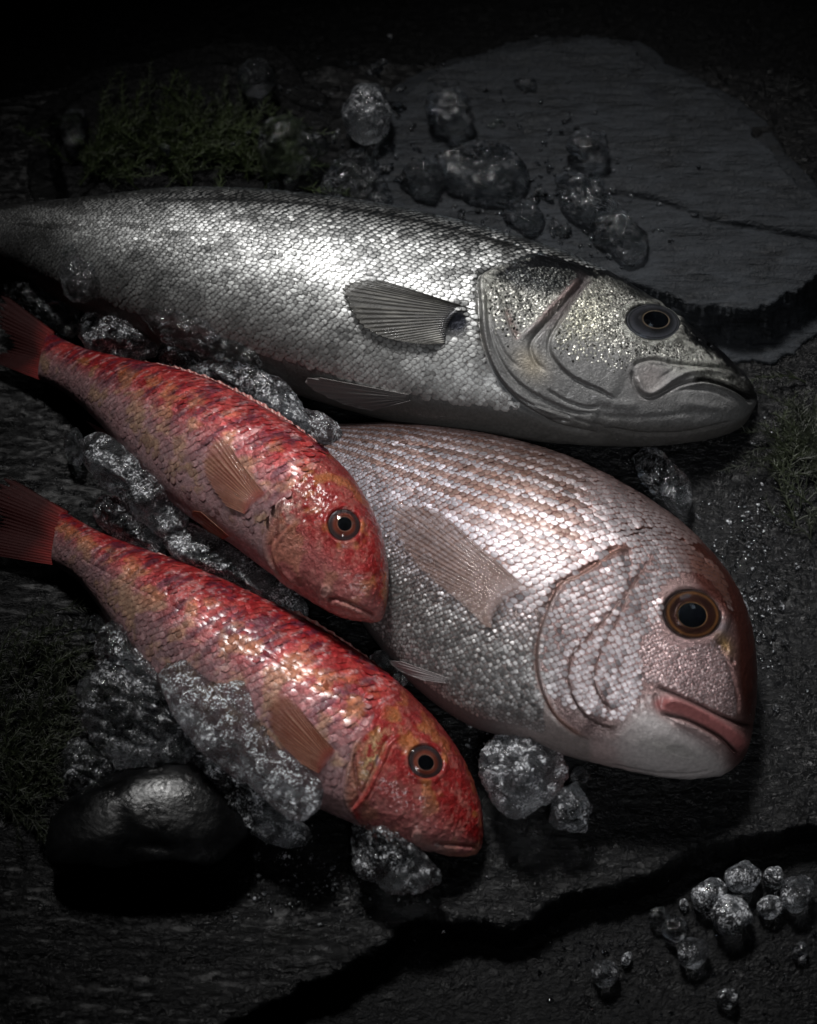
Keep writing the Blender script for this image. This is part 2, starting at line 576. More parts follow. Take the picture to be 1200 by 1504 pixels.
# ------------------------------------------------------------------ fish
class Fish:
    def __init__(self, name, label, cat, pairs, mat, nu=520, nv=260, head_from=0.5, lift=None, low=0.85, group=None, head_dense=2.2, shape=0.95):
        pr = np.asarray(pairs, float)
        n_c = 140
        mid = np.column_stack([pr[:, 0] + pr[:, 2], pr[:, 1] + pr[:, 3]]) / 2
        lf = np.zeros(len(pr)) if lift is None else np.asarray(lift, float)
        full = np.column_stack([mid, pr, lf])
        c = curve(full, n_c * 4)
        # arc length along the middle, even spacing with a denser head
        L = np.r_[0, np.cumsum(np.linalg.norm(np.diff(c[:, :2], axis=0), axis=1) + 0.35 * np.linalg.norm(np.diff(c[:, 2:4], axis=0), axis=1))]
        L /= L[-1]
        dens = 1 + (head_dense - 1) * smooth(head_from - 0.08, head_from + 0.05, L)
        cd = np.r_[0, np.cumsum((dens[1:] + dens[:-1]) / 2 * np.diff(L))]
        cd /= cd[-1]
        Lu = np.interp(np.linspace(0, 1, nu), cd, L)
        s = np.stack([np.interp(Lu, L, c[:, k]) for k in range(c.shape[1])], 1)
        self.Lu = Lu
        D, Vv, T, lift_ = s[:, 2:4], s[:, 4:6], np.maximum(s[:, 6], 0.0004), s[:, 7]
        zc = lift_ + T * low
        # fit each ring so that its outline meets the traced back and belly
        Dt, Vt = D.copy(), Vv.copy()
        e = (D - Vv) / np.maximum(np.linalg.norm(D - Vv, axis=1), 1e-6)[:, None]
        phis = np.linspace(0, 2 * math.pi, 40, endpoint=False)
        for it in range(7):
            D3, V3 = at(Dt, zc), at(Vt, zc)
            C, H = (D3 + V3) / 2, (D3 - V3) / 2
            ring = self.rings(C, H, T, phis, shape, low)
            p = proj(ring.reshape(-1, 3)).reshape(nu, -1, 2)
            q = (p * e[:, None, :]).sum(2)
            Dt = Dt - ((q.max(1) - (D * e).sum(1))[:, None]) * e * 0.9
            Vt = Vt - ((q.min(1) - (Vv * e).sum(1))[:, None]) * e * 0.9
        D3, V3 = at(Dt, zc), at(Vt, zc)
        self.C, self.H, self.T, self.shape, self.low = (D3 + V3) / 2, (D3 - V3) / 2, T, shape, low
        # v: 0 = back ridge, 1 = belly ridge, extended a little round both
        t = np.linspace(0, 1, nv)
        self.phi = -0.35 + (math.pi + 0.7) * t
        self.nu, self.nv = nu, nv
        self.P = self.rings(self.C, self.H, T, self.phi, shape, low)
        self.P0 = self.P.copy()
        self.normals()
        self.mat = mat
        self.root = thing(name, (float(self.C[:, 0].mean()), float(self.C[:, 1].mean()), 0.0), label, cat, group)
        self.disp = np.zeros((nu, nv), order='C')
        self.Q = proj(self.P.reshape(-1, 3))
        self.vv = np.broadcast_to(((1 - np.cos(np.clip(self.phi, 0, math.pi))) / 2)[None, :], (nu, nv)).ravel()
        self.uu = np.broadcast_to(Lu[:, None], (nu, nv)).ravel()

    @staticmethod
    def rings(C, H, T, phi, shape, low):
        c, s = np.cos(phi), np.sin(phi)
        sz = np.sign(s) * np.abs(s) ** shape
        sz = np.where(sz < 0, sz * low, sz)
        R = C[:, None, :] + H[:, None, :] * c[None, :, None]
        R[:, :, 2] += T[:, None] * sz[None, :]
        return R

    def normals(self):
        du = np.gradient(self.P, axis=0)
        dv = np.gradient(self.P, axis=1)
        n = np.cross(du, dv)
        n /= np.maximum(np.linalg.norm(n, axis=2), 1e-12)[:, :, None]
        if n[self.nu // 2, self.nv // 2, 2] < 0:
            n = -n
        self.N = n
        self.TU = du / np.maximum(np.linalg.norm(du, axis=2), 1e-12)[:, :, None]

    # relief traced on the skin, heights in metres, widths in traced units
    def add(self, d):
        self.disp += d.reshape(self.nu, self.nv)

    def near(self, poly, r):
        p = np.asarray(poly, float)
        lo, hi = p.min(0) - r, p.max(0) + r
        return np.where((self.Q > lo).all(1) & (self.Q < hi).all(1))[0]

    def _ends(self, par, fade):
        return smooth(0, fade, par) * smooth(0, fade, 1 - par) if fade > 0 else 1.0

    def groove(self, poly, w, depth, fade=0.12):
        m = self.near(poly, 4 * w)
        d, s, par = seg_dist(self.Q[m], curve(poly, 40))
        self.disp.ravel()[m] += -depth * np.exp(-(d / w) ** 2) * self._ends(par, fade)

    def ridge(self, poly, w, h, fade=0.12):
        self.groove(poly, w, -h, fade)

    def step(self, poly, w, h, reach, side=1, fade=0.1):
        """plate edge: raised on one side of the line, sinking back over 'reach'"""
        m = self.near(poly, 5 * reach)
        d, s, par = seg_dist(self.Q[m], curve(poly, 50))
        sd = d * s * side
        self.disp.ravel()[m] += h * smooth(-w * 0.5, w * 0.5, sd) * np.exp(-np.maximum(sd, 0) / reach) * self._ends(par, fade)

    def bowl(self, c, rx, ry, ang, depth, rim=0.0, rim_w=5):
        q = self.Q - np.array(c)
        ca, sa = math.cos(ang), math.sin(ang)
        x = q[:, 0] * ca + q[:, 1] * sa
        y = -q[:, 0] * sa + q[:, 1] * ca
        r = np.sqrt((x / rx) ** 2 + (y / ry) ** 2)
        d = -depth * (1 - smooth(0.86, 1.04, r)) + rim * np.exp(-(((r - 1.12) * min(rx, ry)) / rim_w) ** 2)
        self.add(d)

    def apply(self):
        self.P = self.P0 + self.N * self.disp[:, :, None]
        n_keep = self.N
        self.normals()
        self.Q = proj(self.P.reshape(-1, 3))

    def tail_fade(self):
        pass

    def build(self, col, par):
        nu, nv = self.nu, self.nv
        V = self.P.reshape(-1, 3)
        F = [grid_faces(nu, nv)]
        # underside
        m = 14
        a0 = self.phi[-1] - 0.0
        a1 = self.phi[0] + 2 * math.pi
        ph = np.linspace(a0, a1, m + 2)[1:-1]
        under = self.rings(self.C, self.H, self.T, ph, self.shape, self.low)
        base = len(V)
        V = np.vstack([V, under.reshape(-1, 3)])
        F.append(grid_faces(nu, m, off=base))
        i = np.arange(nu - 1)
        F.append(np.stack([i * nv + nv - 1, base + i * m, base + (i + 1) * m, (i + 1) * nv + nv - 1], 1))
        F.append(np.stack([base + i * m + m - 1, i * nv, (i + 1) * nv, base + (i + 1) * m + m - 1], 1))
        F = np.vstack(F)
        ends = []
        for r in (0, nu - 1):
            loop = [r * nv + j for j in range(nv)] + [base + r * m + j for j in range(m)]
            V = np.vstack([V, V[loop].mean(0)])
            ci = len(V) - 1
            tri = [[loop[k], loop[(k + 1) % len(loop)], ci] for k in range(len(loop))]
            if r == 0:
                tri = [t[::-1] for t in tri]
            ends += tri
        faces = F.tolist() + ends
        ncol = np.vstack([col, np.repeat(col.reshape(nu, nv, 3)[:, -1, :], m, 0), np.repeat(col[-1:], 2, 0)])
        npar = np.vstack([par, np.repeat(par.reshape(nu, nv, 3)[:, -1, :], m, 0), np.repeat(par[-1:], 2, 0)])
        self.body = mesh_obj('body', V, faces, self.mat, self.root, col=ncol, par=npar)
        me = self.body.data
        # outward facing
        me.update()
        k = (nu // 2) * (nv - 1) + nv // 2
        if me.polygons[k].normal.z < 0:
            me.flip_normals()
        sub = np.arange(0, nu, 2)
        subv = np.arange(0, nv, 2)
        Pl = self.P[np.ix_(sub, subv)]
        self.bvh = BVHTree.FromPolygons(Pl.reshape(-1, 3).tolist(), grid_faces(len(sub), len(subv)).tolist())
        return self.body

    def hit(self, px):
        d = Vector(rays([px])[0].tolist()).normalized()
        loc, nrm, idx, dist = self.bvh.ray_cast(Vector(CAM_LOC.tolist()), d)
        if loc is None:
            return None, None
        if nrm.z < 0 and nrm.dot(d) > 0:
            nrm = -nrm
        if nrm.dot(d) > 0:
            nrm = -nrm
        return np.array(loc), np.array(nrm)

    def sample(self, u, v):
        """bilinear point, normal and tailward tangent at grid coordinates 0..1 (u along Lu, v along phi)"""
        iu = np.interp(u, self.Lu, np.arange(self.nu))
        iv = np.clip((v * math.pi - self.phi[0]) / (self.phi[-1] - self.phi[0]) * (self.nv - 1), 0, self.nv - 1.001)
        iu = np.clip(iu, 0, self.nu - 1.001)
        a, b = iu.astype(int), iv.astype(int)
        fu, fv = (iu - a)[:, None], (iv - b)[:, None]
        def bl(A):
            return (A[a, b] * (1 - fu) * (1 - fv) + A[a + 1, b] * fu * (1 - fv) + A[a, b + 1] * (1 - fu) * fv + A[a + 1, b + 1] * fu * fv)
        return bl(self.P), bl(self.N), bl(self.TU)

    def eye(self, c, rx, ry, ang, pupil_c, pr, ring_col, rings, height=0.0034, pupil_col=(0.004, 0.005, 0.007)):
        """eyeball > iris, pupil, cornea; 'rings' = list of (radius fraction, colour) from the pupil outwards"""
        P0, n0 = self.hit(c)
        # average the skin's facing round the socket
        ns = [n0]
        for k in range(12):
            a = k / 12 * 2 * math.pi
            _, n = self.hit((c[0] + 1.25 * rx * math.cos(a), c[1] + 1.25 * ry * math.sin(a)))
            if n is not None:
                ns.append(n)
        n0 = np.mean(ns, 0)
        n0 /= np.linalg.norm(n0)
        P0 = P0 + n0 * 0.0016
        def on_plane(px):
            d = rays([px])[0]
            t = ((P0 - CAM_LOC) @ n0) / (d @ n0)
            return CAM_LOC + d * t
        c3 = on_plane(c)
        ca, sa = math.cos(ang), math.sin(ang)
        e1 = on_plane((c[0] + rx * ca, c[1] + rx * sa)) - c3
        e2 = on_plane((c[0] - ry * sa, c[1] + ry * ca)) - c3
        off = on_plane(pupil_c) - c3
        def dome(name, r0, r1, nr, z_of, centre, mat, parent, colf, scale=1.0):
            na = 64
            V, Cc = [], []
            rr = np.linspace(r0, r1, nr)
            for r in rr:
                a = np.arange(na) / na * 2 * math.pi
                off_k = centre * (1 - smooth(0.45, 0.95, r)) if name in ('iris',) else centre
                p = c3 + off_k + np.outer(np.cos(a) * r, e1) + np.outer(np.sin(a) * r, e2) + n0 * z_of(r)
                V.append(p)
                Cc.append(np.array([colf(r, t) for t in a]))
            V = np.vstack(V)
            Cc = np.vstack(Cc)
            F = grid_faces(nr, na, wrap=True).tolist()
            if r0 < 1e-3:
                pass
            o = mesh_obj(name, V, F, mat, parent, col=Cc)
            o.data.update()
            if np.array(o.data.polygons[len(F) // 2].normal) @ n0 < 0:
                o.data.flip_normals()
            return o
        hz = height
        ball = dome('eye', 0.001, 1.10, 14, lambda r: hz * (0.25 - 0.75 * r * r) - 0.0009, off * 0, M['eye'], self.root, lambda r, t: ring_col)
        rp = pr
        def iris_col(r, t):
            q = (r - rp) / (1 - rp)
            xs = [x for x, _ in rings]
            base = np.array([np.interp(q, xs, [cc[k] for _, cc in rings]) for k in range(3)])
            return base * (1 + 0.28 * math.sin(3 * t + 1.1) * (0.3 + q) * (1 - q) * 2 + 0.06 * math.sin(37 * t))
        dome('iris', rp * 0.96, 1.0, 24, lambda r: hz * (0.55 - 0.62 * r * r) + 0.0004 * math.exp(-((r - rp * 1.12) / 0.06) ** 2), off, M['eye'], ball, iris_col)
        dome('pupil', 0.001, rp * 1.02, 8, lambda r: hz * (0.60 - 0.5 * r * r), off, M['pupil'], ball, lambda r, t: pupil_col)
        dome('cornea', 0.001, 1.06, 18, lambda r: hz * (1.15 - 1.15 * (r / 1.06) ** 2) - 0.0001, off * 0, M['cornea'], ball, lambda r, t: (1, 1, 1))

    def fin(self, name, base, edge, nr, colf, alphaf, lift=(0.0006, 0.003), z=None, K=46, ray_h=0.00028, per_ray=5, split=0.0, parent=None, mat=None, wob=0.0):
        """fan of rays between the traced root and the traced free edge"""
        Mn = nr * per_ray + 1
        B = curve(base, Mn)
        E = curve(edge, Mn)
        t = np.linspace(0, 1, K)
        idx = np.arange(Mn)
        bow = 0.0
        pts = B[:, None, :] * (1 - t)[None, :, None] + E[:, None, :] * t[None, :, None]
        ph = (idx % per_ray) / per_ray
        rayp = np.cos(ph * 2 * math.pi)           # 1 at ray, -1 between
        wr = np.linspace(0, 1, Mn)
        wr = np.clip(wr + 0.018 * fbm(np.column_stack([wr * 9, wr * 0, wr * 0]), 3, 2), 0, 1)
        B = np.stack([np.interp(wr, np.linspace(0, 1, Mn), B[:, k]) for k in (0, 1)], 1)
        E = np.stack([np.interp(wr + 0.006 * fbm(np.column_stack([wr * 40, wr * 0, wr * 0]), 8, 2), np.linspace(0, 1, Mn), E[:, k]) for k in (0, 1)], 1)
        pts = B[:, None, :] * (1 - t)[None, :, None] + E[:, None, :] * t[None, :, None]
        if split > 0:                             # free edge a little ragged between rays
            cut = split * (1 - rayp) / 2 * (0.6 + 0.8 * rng.random(Mn))
            pts = B[:, None, :] + (E - B)[:, None, :] * (t[None, :, None] * (1 - cut[:, None, None] * t[None, :, None] ** 3))
        if z is None:
            step = 4
            zz = np.full((Mn, K), np.nan)
            for i in range(0, Mn, step):
                for j in range(0, K, step):
                    P, n = self.hit(pts[i, j])
                    if P is not None:
                        zz[i, j] = P[2]
            ii = list(range(0, Mn, step))
            jj = list(range(0, K, step))
            g = zz[np.ix_(ii, jj)]
            good = ~np.isnan(g)
            if not good.all():
                gi, gj = np.where(good)
                for a, b in zip(*np.where(~good)):
                    k = np.argmin((gi - a) ** 2 + (gj - b) ** 2)
                    g[a, b] = g[gi[k], gj[k]] - 0.0012 * math.hypot(gi[k] - a, gj[k] - b)
            for _ in range(2):
                gp = np.pad(g, 1, mode='edge')
                g = np.maximum(g, (gp[:-2, 1:-1] + gp[2:, 1:-1] + gp[1:-1, :-2] + gp[1:-1, 2:] + 2 * g) / 6)
            tmp = np.stack([np.interp(idx, ii, g[:, k]) for k in range(len(jj))], 1)
            zz = np.stack([np.interp(np.arange(K), jj, tmp[k]) for k in range(Mn)], 0)
        else:
            zb = np.interp(np.linspace(0, 1, Mn), np.linspace(0, 1, len(z[0])), z[0])
            ze = np.interp(np.linspace(0, 1, Mn), np.linspace(0, 1, len(z[1])), z[1])
            zz = zb[:, None] * (1 - t) + ze[:, None] * t
        zz = zz + lift[0] + (lift[1] - lift[0]) * t[None, :] + ray_h * rayp[:, None] * (1 - 0.5 * t[None, :])
        if wob:
            zz = zz + wob * np.sin(np.linspace(0, 9, Mn))[:, None] * t[None, :]
        P3 = at(pts.reshape(-1, 2), zz.ravel())
        r01 = np.broadcast_to(np.linspace(0, 1, Mn)[:, None], (Mn, K)).ravel()
        t01 = np.broadcast_to(t[None, :], (Mn, K)).ravel()
        ray2 = np.cos(ph * 4 * math.pi)           # rays fork towards the edge
        rp = (rayp[:, None] * smooth(0.85, 0.45, t)[None, :] + ray2[:, None] * smooth(0.45, 0.85, t)[None, :] * 0.7).ravel()
        C = np.array(colf(r01, t01, rp, pts.reshape(-1, 2)))
        A = alphaf(r01, t01, rp)
        o = mesh_obj(name, P3, grid_faces(Mn, K), mat or M['fin'], parent or self.root, col=C, alpha=A)
        o.data.update()
        if o.data.polygons[len(o.data.polygons) // 2].normal.z < 0:
            o.data.flip_normals()
        sm = o.modifiers.new('thickness', 'SOLIDIFY')
        sm.thickness = 0.00025
        sm.offset = -1
        return o

    def scales(self, n_rows, region, colf, size=1.0, lift=0.00022, aspect=1.15, u_range=(0, 1), singles=0, tilt=0.12, tilt_rand=0.12, dome=0.10, rows_v=(0.02, 0.98), slant=0.0, skip=0.0, parf=None, keep_noise=None, pitch=0.86, rim=0.80, sizef=None, colv=None):
        """overlapping scales laid in rows on the skin; the largest ones are objects, the rest one mesh"""
        nseg = 8
        ang = np.arange(nseg) / nseg * 2 * math.pi
        us, vs, ws, rowid = [], [], [], []
        girth = np.linalg.norm(np.diff(self.P[:, :, :], axis=1), axis=2).sum(1) * math.pi / (self.phi[-1] - self.phi[0])
        midv = self.nv // 2
        arc = np.r_[0, np.cumsum(np.linalg.norm(np.diff(self.P0[:, midv], axis=0), axis=1))]
        u, k = u_range[0], 0
        while u < u_range[1]:
            g = np.interp(u, self.Lu, girth)
            w = g * (rows_v[1] - rows_v[0]) / n_rows
            vr = rows_v[0] + (np.arange(n_rows) + (0.5 if k % 2 else 0.0) + 0.25) / n_rows * (rows_v[1] - rows_v[0])
            us += [u] * n_rows
            vs += vr.tolist()
            ws += [w] * n_rows
            rowid += list(range(n_rows))
            # the arc step to a step of u
            i = np.interp(u, self.Lu, arc)
            u = np.interp(i + w * pitch * 0.62, arc, self.Lu) if i + w * pitch * 0.62 < arc[-1] else 2
            k += 1
        us, vs, ws, rowid = map(np.array, (us, vs, ws, rowid))
        us = us + slant * (vs - 0.5) + rng.normal(0, 0.0009, len(us))
        vs = vs + rng.normal(0, 0.0012, len(vs))
        ok = (us > u_range[0]) & (us < u_range[1]) & (vs > 0) & (vs < 1)
        us, vs, ws, rowid = us[ok], vs[ok], ws[ok], rowid[ok]
        P, N, T = self.sample(us, vs)
        q = proj(P)
        ok = region(q, us, vs)
        if skip:
            ok &= rng.random(len(us)) > skip
        us, vs, ws, rowid, P, N, T, q = us[ok], vs[ok], ws[ok], rowid[ok], P[ok], N[ok], T[ok], q[ok]
        n = len(us)
        N = N / np.linalg.norm(N, axis=1)[:, None]
        T = -(T - (T * N).sum(1)[:, None] * N)            # tailward
        T /= np.linalg.norm(T, axis=1)[:, None]
        B = np.cross(N, T)
        # random small tilts make every scale catch the light in its own way
        a = rng.normal(0, tilt_rand, n)
        b = rng.normal(0, tilt_rand, n) + tilt
        N2 = N + a[:, None] * B - b[:, None] * T * 1.0
        N2 = N + a[:, None] * B + b[:, None] * (-T) * -1.0
        N2 /= np.linalg.norm(N2, axis=1)[:, None]
        T2 = T - (T * N2).sum(1)[:, None] * N2
        T2 /= np.linalg.norm(T2, axis=1)[:, None]
        B2 = np.cross(N2, T2)
        hw = ws * 0.5 * 1.06 * size * (1 + rng.normal(0, 0.09, n))
        if sizef is not None:
            hw = hw * sizef(q, vs)
        hl = hw * aspect
        C, dark = colf(q, us, vs, rowid, rng.random(n))
        ring = []
        cols = []
        centre = P + N * (lift + hw[:, None] * dome) 
        ring.append(centre[:, None, :])
        cols.append(C[:, None, :])
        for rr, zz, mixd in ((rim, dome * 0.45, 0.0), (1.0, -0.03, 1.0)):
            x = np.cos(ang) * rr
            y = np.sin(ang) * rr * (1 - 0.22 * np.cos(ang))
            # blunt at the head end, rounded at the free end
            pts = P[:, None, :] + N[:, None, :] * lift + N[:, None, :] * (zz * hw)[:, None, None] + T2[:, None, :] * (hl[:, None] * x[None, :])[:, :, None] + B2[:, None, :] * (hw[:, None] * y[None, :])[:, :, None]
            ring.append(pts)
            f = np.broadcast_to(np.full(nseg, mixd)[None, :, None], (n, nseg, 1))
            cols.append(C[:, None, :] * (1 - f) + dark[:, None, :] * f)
        V = np.concatenate(ring, 1)                    # n, 21, 3
        CC = np.concatenate(cols, 1)
        if colv is not None:
            CC = colv(V.reshape(-1, 3), np.repeat(vs, 17), np.repeat(q, 17, 0)).reshape(CC.shape) * CC
        F = []
        for k in range(nseg):
            k2 = (k + 1) % nseg
            F.append((0, 1 + k, 1 + k2))
        Q4 = [(1 + k, 1 + nseg + k, 1 + nseg + (k + 1) % nseg, 1 + (k + 1) % nseg) for k in range(nseg)]
        pr = parf(q, vs) if parf is not None else np.tile([0.85, 0.32, 0.3], (n, 1))
        PP = np.repeat(pr[:, None, :], 17, 1)
        fl = F + Q4
        # the ones that show largest and plainest
        order = np.argsort(-hw * (0.3 + 0.7 * np.clip(N[:, 2], 0, 1)))
        big = order[:singles]
        rest = order[singles:]
        for i in big:
            mesh_obj('scale', V[i], [list(f) for f in fl], self.mat, self.root, col=CC[i], par=PP[i])
        if len(rest):
            nr_ = len(rest)
            Vr = V[rest].reshape(-1, 3)
            offs = (np.arange(nr_) * 17)
            tri = np.array(F)[None] + offs[:, None, None]
            qd = np.array(Q4)[None] + offs[:, None, None]
            faces = tri.reshape(-1, 3).tolist() + qd.reshape(-1, 4).tolist()
            o = mesh_obj('scales', Vr, faces, self.mat, self.root, col=CC[rest].reshape(-1, 3), par=PP[rest].reshape(-1, 3), kind='stuff')
        return n

M['pupil'] = vc_material('pupil_black', 0.2, 0.0, 0.0)

# ------------------------------------------------------------------ sea bass
def build_bass():
    pairs = [(-170, 322, -170, 368, .012), (0, 303, -8, 393, .020), (130, 291, 100, 449, .030), (265, 277, 220, 505, .037), (400, 280, 345, 548, .041),
             (540, 296, 480, 594, .043), (680, 325, 610, 627, .043), (800, 359, 740, 643, .041), (900, 401, 845, 653, .037), (970, 445, 925, 656, .033),
             (1030, 490, 995, 652, .027), (1075, 530, 1052, 643, .020), (1100, 557, 1088, 628, .012), (1110, 577, 1106, 604, .005), (1112, 585, 1111, 594, .0008)]
    f = Fish('sea_bass', 'large silver sea bass lying at the back with dark back and pointed snout', 'fish', pairs, M['bass'], 600, 230, 0.66)
    OP = [(740, 390), (715, 398), (704, 410), (706, 445), (708, 485), (717, 520), (734, 555), (758, 584), (792, 608), (829, 624), (880, 634)]
    f.step(OP, 3.5, 0.0022, 46, 1, 0.05)
    f.groove([(p[0] - 3, p[1] + 1) for p in OP], 3.51, 0.00162, 0.05)
    # gill membranes
    f.groove([(713, 420), (716, 455), (722, 495), (738, 535), (765, 566), (805, 590), (850, 606)], 2.50, 0.00189, 0.15)
    f.ridge([(709, 440), (714, 500), (728, 540), (752, 570), (790, 596), (830, 612)], 2.34, 0.00108, 0.15)
    f.groove([(733, 540), (752, 560), (780, 582), (815, 598), (850, 606), (878, 606)], 1.87, 0.00149, 0.15)
    f.groove([(748, 575), (775, 590), (808, 600), (845, 612)], 1.72, 0.00108, 0.2)
    f.groove([(770, 596), (800, 612), (840, 617)], 1.56, 0.00095, 0.2)
    f.groove([(800, 570), (830, 588), (860, 598), (884, 597)], 2.03, 0.00176, 0.15)
    f.groove([(840, 612), (865, 620), (890, 626)], 1.56, 0.00081, 0.2)
    f.groove([(722, 408), (730, 422), (742, 452), (755, 488), (762, 498)], 2.34, 0.00189, 0.12)
    f.groove([(716, 426), (722, 470), (733, 505), (750, 530), (770, 545)], 2.50, 0.00162, 0.15)
    # preopercle: pink ridge and the groove in front of it
    PR = [(852, 408), (833, 428), (812, 448), (792, 472), (770, 494), (762, 502)]
    f.ridge(PR, 4.0, 0.00176, 0.12)
    f.groove([(866, 404), (848, 424), (828, 447), (800, 478), (783, 498), (779, 512), (787, 532), (805, 548)], 3.12, 0.00189, 0.1)
    CH = [(874, 404), (858, 420), (840, 444), (826, 470), (811, 494), (808, 514), (820, 535), (845, 556), (880, 572), (910, 588)]
    f.step(CH, 4, 0.0022, 70, 1, 0.08)
    f.groove([(p[0] - 2, p[1]) for p in CH], 2.73, 0.00108, 0.1)
    # crown edge and opercle top
    f.groove([(690, 340), (740, 352), (787, 371), (837, 385), (884, 402)], 1.95, 0.00095, 0.15)
    # maxilla, mouth, lower jaw
    MX = [(929, 541), (936, 533), (948, 529), (962, 527), (985, 532), (1025, 536), (1070, 540), (1096, 556)]
    f.step(MX, 2.5, -0.0016, 16, 1, 0.06) if False else None
    f.groove(MX, 2.4, 0.00203, 0.05)
    MB = [(929, 541), (930, 556), (938, 574), (952, 582), (968, 578), (985, 569), (1004, 561), (1030, 557)]
    f.groove([(p[0], p[1] + 2) for p in MB], 2.34, 0.00270, 0.05)
    f.ridge([(935, 552), (944, 572), (956, 577), (972, 569), (990, 556), (1015, 546), (1050, 545), (1080, 556)], 3.51, 0.00189, 0.06)
    f.groove([(943, 534), (965, 536), (990, 541), (975, 552), (962, 562)], 2.34, 0.00081, 0.2)
    f.groove([(1018, 558), (1035, 557), (1055, 562), (1075, 570), (1094, 582), (1106, 592)], 2.81, 0.00567, 0.10)
    f.ridge([(1004, 566), (1030, 563), (1060, 569), (1085, 581), (1100, 592)], 2.73, 0.00162, 0.15)
    f.groove([(985, 576), (1020, 571), (1055, 577), (1080, 592)], 2.73, 0.00095, 0.2)
    f.ridge([(985, 590), (1030, 594), (1070, 602)], 6.24, 0.00095, 0.3)
    f.groove([(883, 627), (942, 637), (1004, 636), (1050, 626), (1080, 618)], 2.34, 0.00176, 0.12)
    f.groove([(850, 604), (900, 612), (960, 612), (1020, 606), (1070, 608)], 3.90, 0.00068, 0.25)
    f.ridge([(860, 575), (900, 590), (950, 598)], 7.80, 0.00108, 0.3)
    # snout nostril
    f.bowl((1043, 507), 5, 3, 0.5, 0.0015)
    f.bowl((1026, 498), 3, 2.2, 0.5, 0.0012)
    # socket
    f.bowl((959, 473), 41, 27, 0.12, 0.0030, 0.0008, 5)
    # root of the pectoral fin
    f.ridge([(652, 500), (650, 480), (662, 462), (688, 456)], 8, 0.0016, 0.15)
    f.groove([(690, 452), (672, 448), (655, 462), (646, 482), (650, 502)], 3.5, 0.0014, 0.15)
    f.add(0.00045 * fbm(f.P.reshape(-1, 3) * 160, 5, 3) * smooth(690, 760, f.Q[:, 0]))
    f.apply()
    Q, v, u = f.Q, f.vv, f.uu
    P3 = f.P.reshape(-1, 3)
    n1 = fbm(P3 * 60, 2, 4)
    n2 = fbm(P3 * 260, 3, 4, 0.65)
    n3 = fbm(P3 * 800, 4, 3, 0.7)
    back = np.array([.030, .036, .040])
    flank = np.array([.30, .30, .29])
    belly = np.array([.20, .205, .21])  # grey kept dark to mute red light bounced off the mullet
    col = mixc(np.tile(back, (len(v), 1)), flank, smooth(0.12, 0.62, v + 0.05 * n1))
    col = mixc(col, belly, smooth(0.62, 0.86, v + 0.04 * n1))
    metal = 0.8 * (1 - smooth(0.62, 0.88, v))
    rough = np.full(len(v), 0.34)
    bump = 0.5 + 0 * v
    head = side_of(Q, OP, 4) * smooth(690, 720, Q[:, 0])
    head = np.maximum(head, smooth(880, 900, Q[:, 0]))
    hc = mixc(np.tile([.50, .50, .46], (len(v), 1)), [.20, .20, .18], smooth(-0.1, 0.35, n2))
    hc = mixc(hc, [.60, .59, .51], 0.7 * blob(Q, (850, 470), 38, 60, 0.3))
    DK = curve([(700, 320), (786, 371), (745, 390), (728, 402), (760, 418), (800, 428), (840, 426), (872, 404), (905, 414), (932, 432), (965, 440), (1000, 460), (1008, 488), (1032, 512), (1062, 530), (1096, 552), (1150, 570), (1100, 470), (950, 370), (800, 320), (700, 320)], 90)
    dark = smooth(-9, 7, sdist(Q, DK) + 14 * n2)
    hc = mixc(hc, [.014, .016, .017], dark)
    hc = mixc(hc, [.016, .017, .019], dark)
    hc = mixc(hc, [.02, .02, .022], np.clip(blob(Q, (1116, 578), 42, 60) * 1.1, 0, 1))  # dark snout tip: pigment plus painted falloff of the light
    hc = mixc(hc, [.12, .10, .105], 0.9 * stroke(Q, [(868, 402), (845, 430), (820, 462), (795, 492), (796, 520), (815, 545)], 13))
    hc = mixc(hc, [.36, .27, .26], 0.9 * stroke(Q, PR, 5))
    pale = smooth(0.50, 0.68, v + 0.04 * n1)
    memb = blob(Q, (775, 560), 62, 26, 0.62)
    hc = mixc(hc, [.205, .204, .202], np.clip(np.maximum(pale, memb * 1.2), 0, 1))
    hc = mixc(hc, [.40, .35, .27], 0.8 * blob(Q, (780, 535), 26, 18, 0.8))
    hc = mixc(hc, [.30, .22, .20], 0.7 * stroke(Q, [(742, 452), (762, 500)], 5))
    hc = mixc(hc, [.30, .27, .26], 0.8 * blob(Q, (955, 555), 24, 26))
    hc = mixc(hc, [.05, .05, .052], 0.8 * blob(Q, (1090, 548), 28, 12, 0.5))
    hc = mixc(hc, [.006, .005, .005], stroke(Q, [(1018, 558), (1035, 557), (1055, 562), (1075, 570), (1094, 582), (1104, 590)], 3.2))
    col = mixc(col, hc, head)
    metal = metal * (1 - head) + head * 0.82 * (1 - 0.6 * np.clip(np.maximum(pale, memb * 1.2), 0, 1)) * (1 - 0.8 * blob(Q, (955, 555), 24, 26))
    bump = bump * (1 - head) + head * (1.6 - 0.75 * np.clip(np.maximum(pale, memb * 1.3), 0, 1)) * (1 - 0.7 * dark)
    rough = rough + 0.08 * head * pale
    # brown stain beside the gill opening
    col = mixc(col, [.28, .17, .09], 0.55 * blob(Q, (697, 530), 14, 34) * smooth(-0.2, 0.3, n2))
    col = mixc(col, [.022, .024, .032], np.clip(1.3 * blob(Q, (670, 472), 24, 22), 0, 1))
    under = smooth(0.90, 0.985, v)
    col = mixc(col, [.10, .095, .09], under)  # belly edge painted darker against the red bounced light
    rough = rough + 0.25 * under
    f.build(col, np.stack([metal, rough, bump], 1))
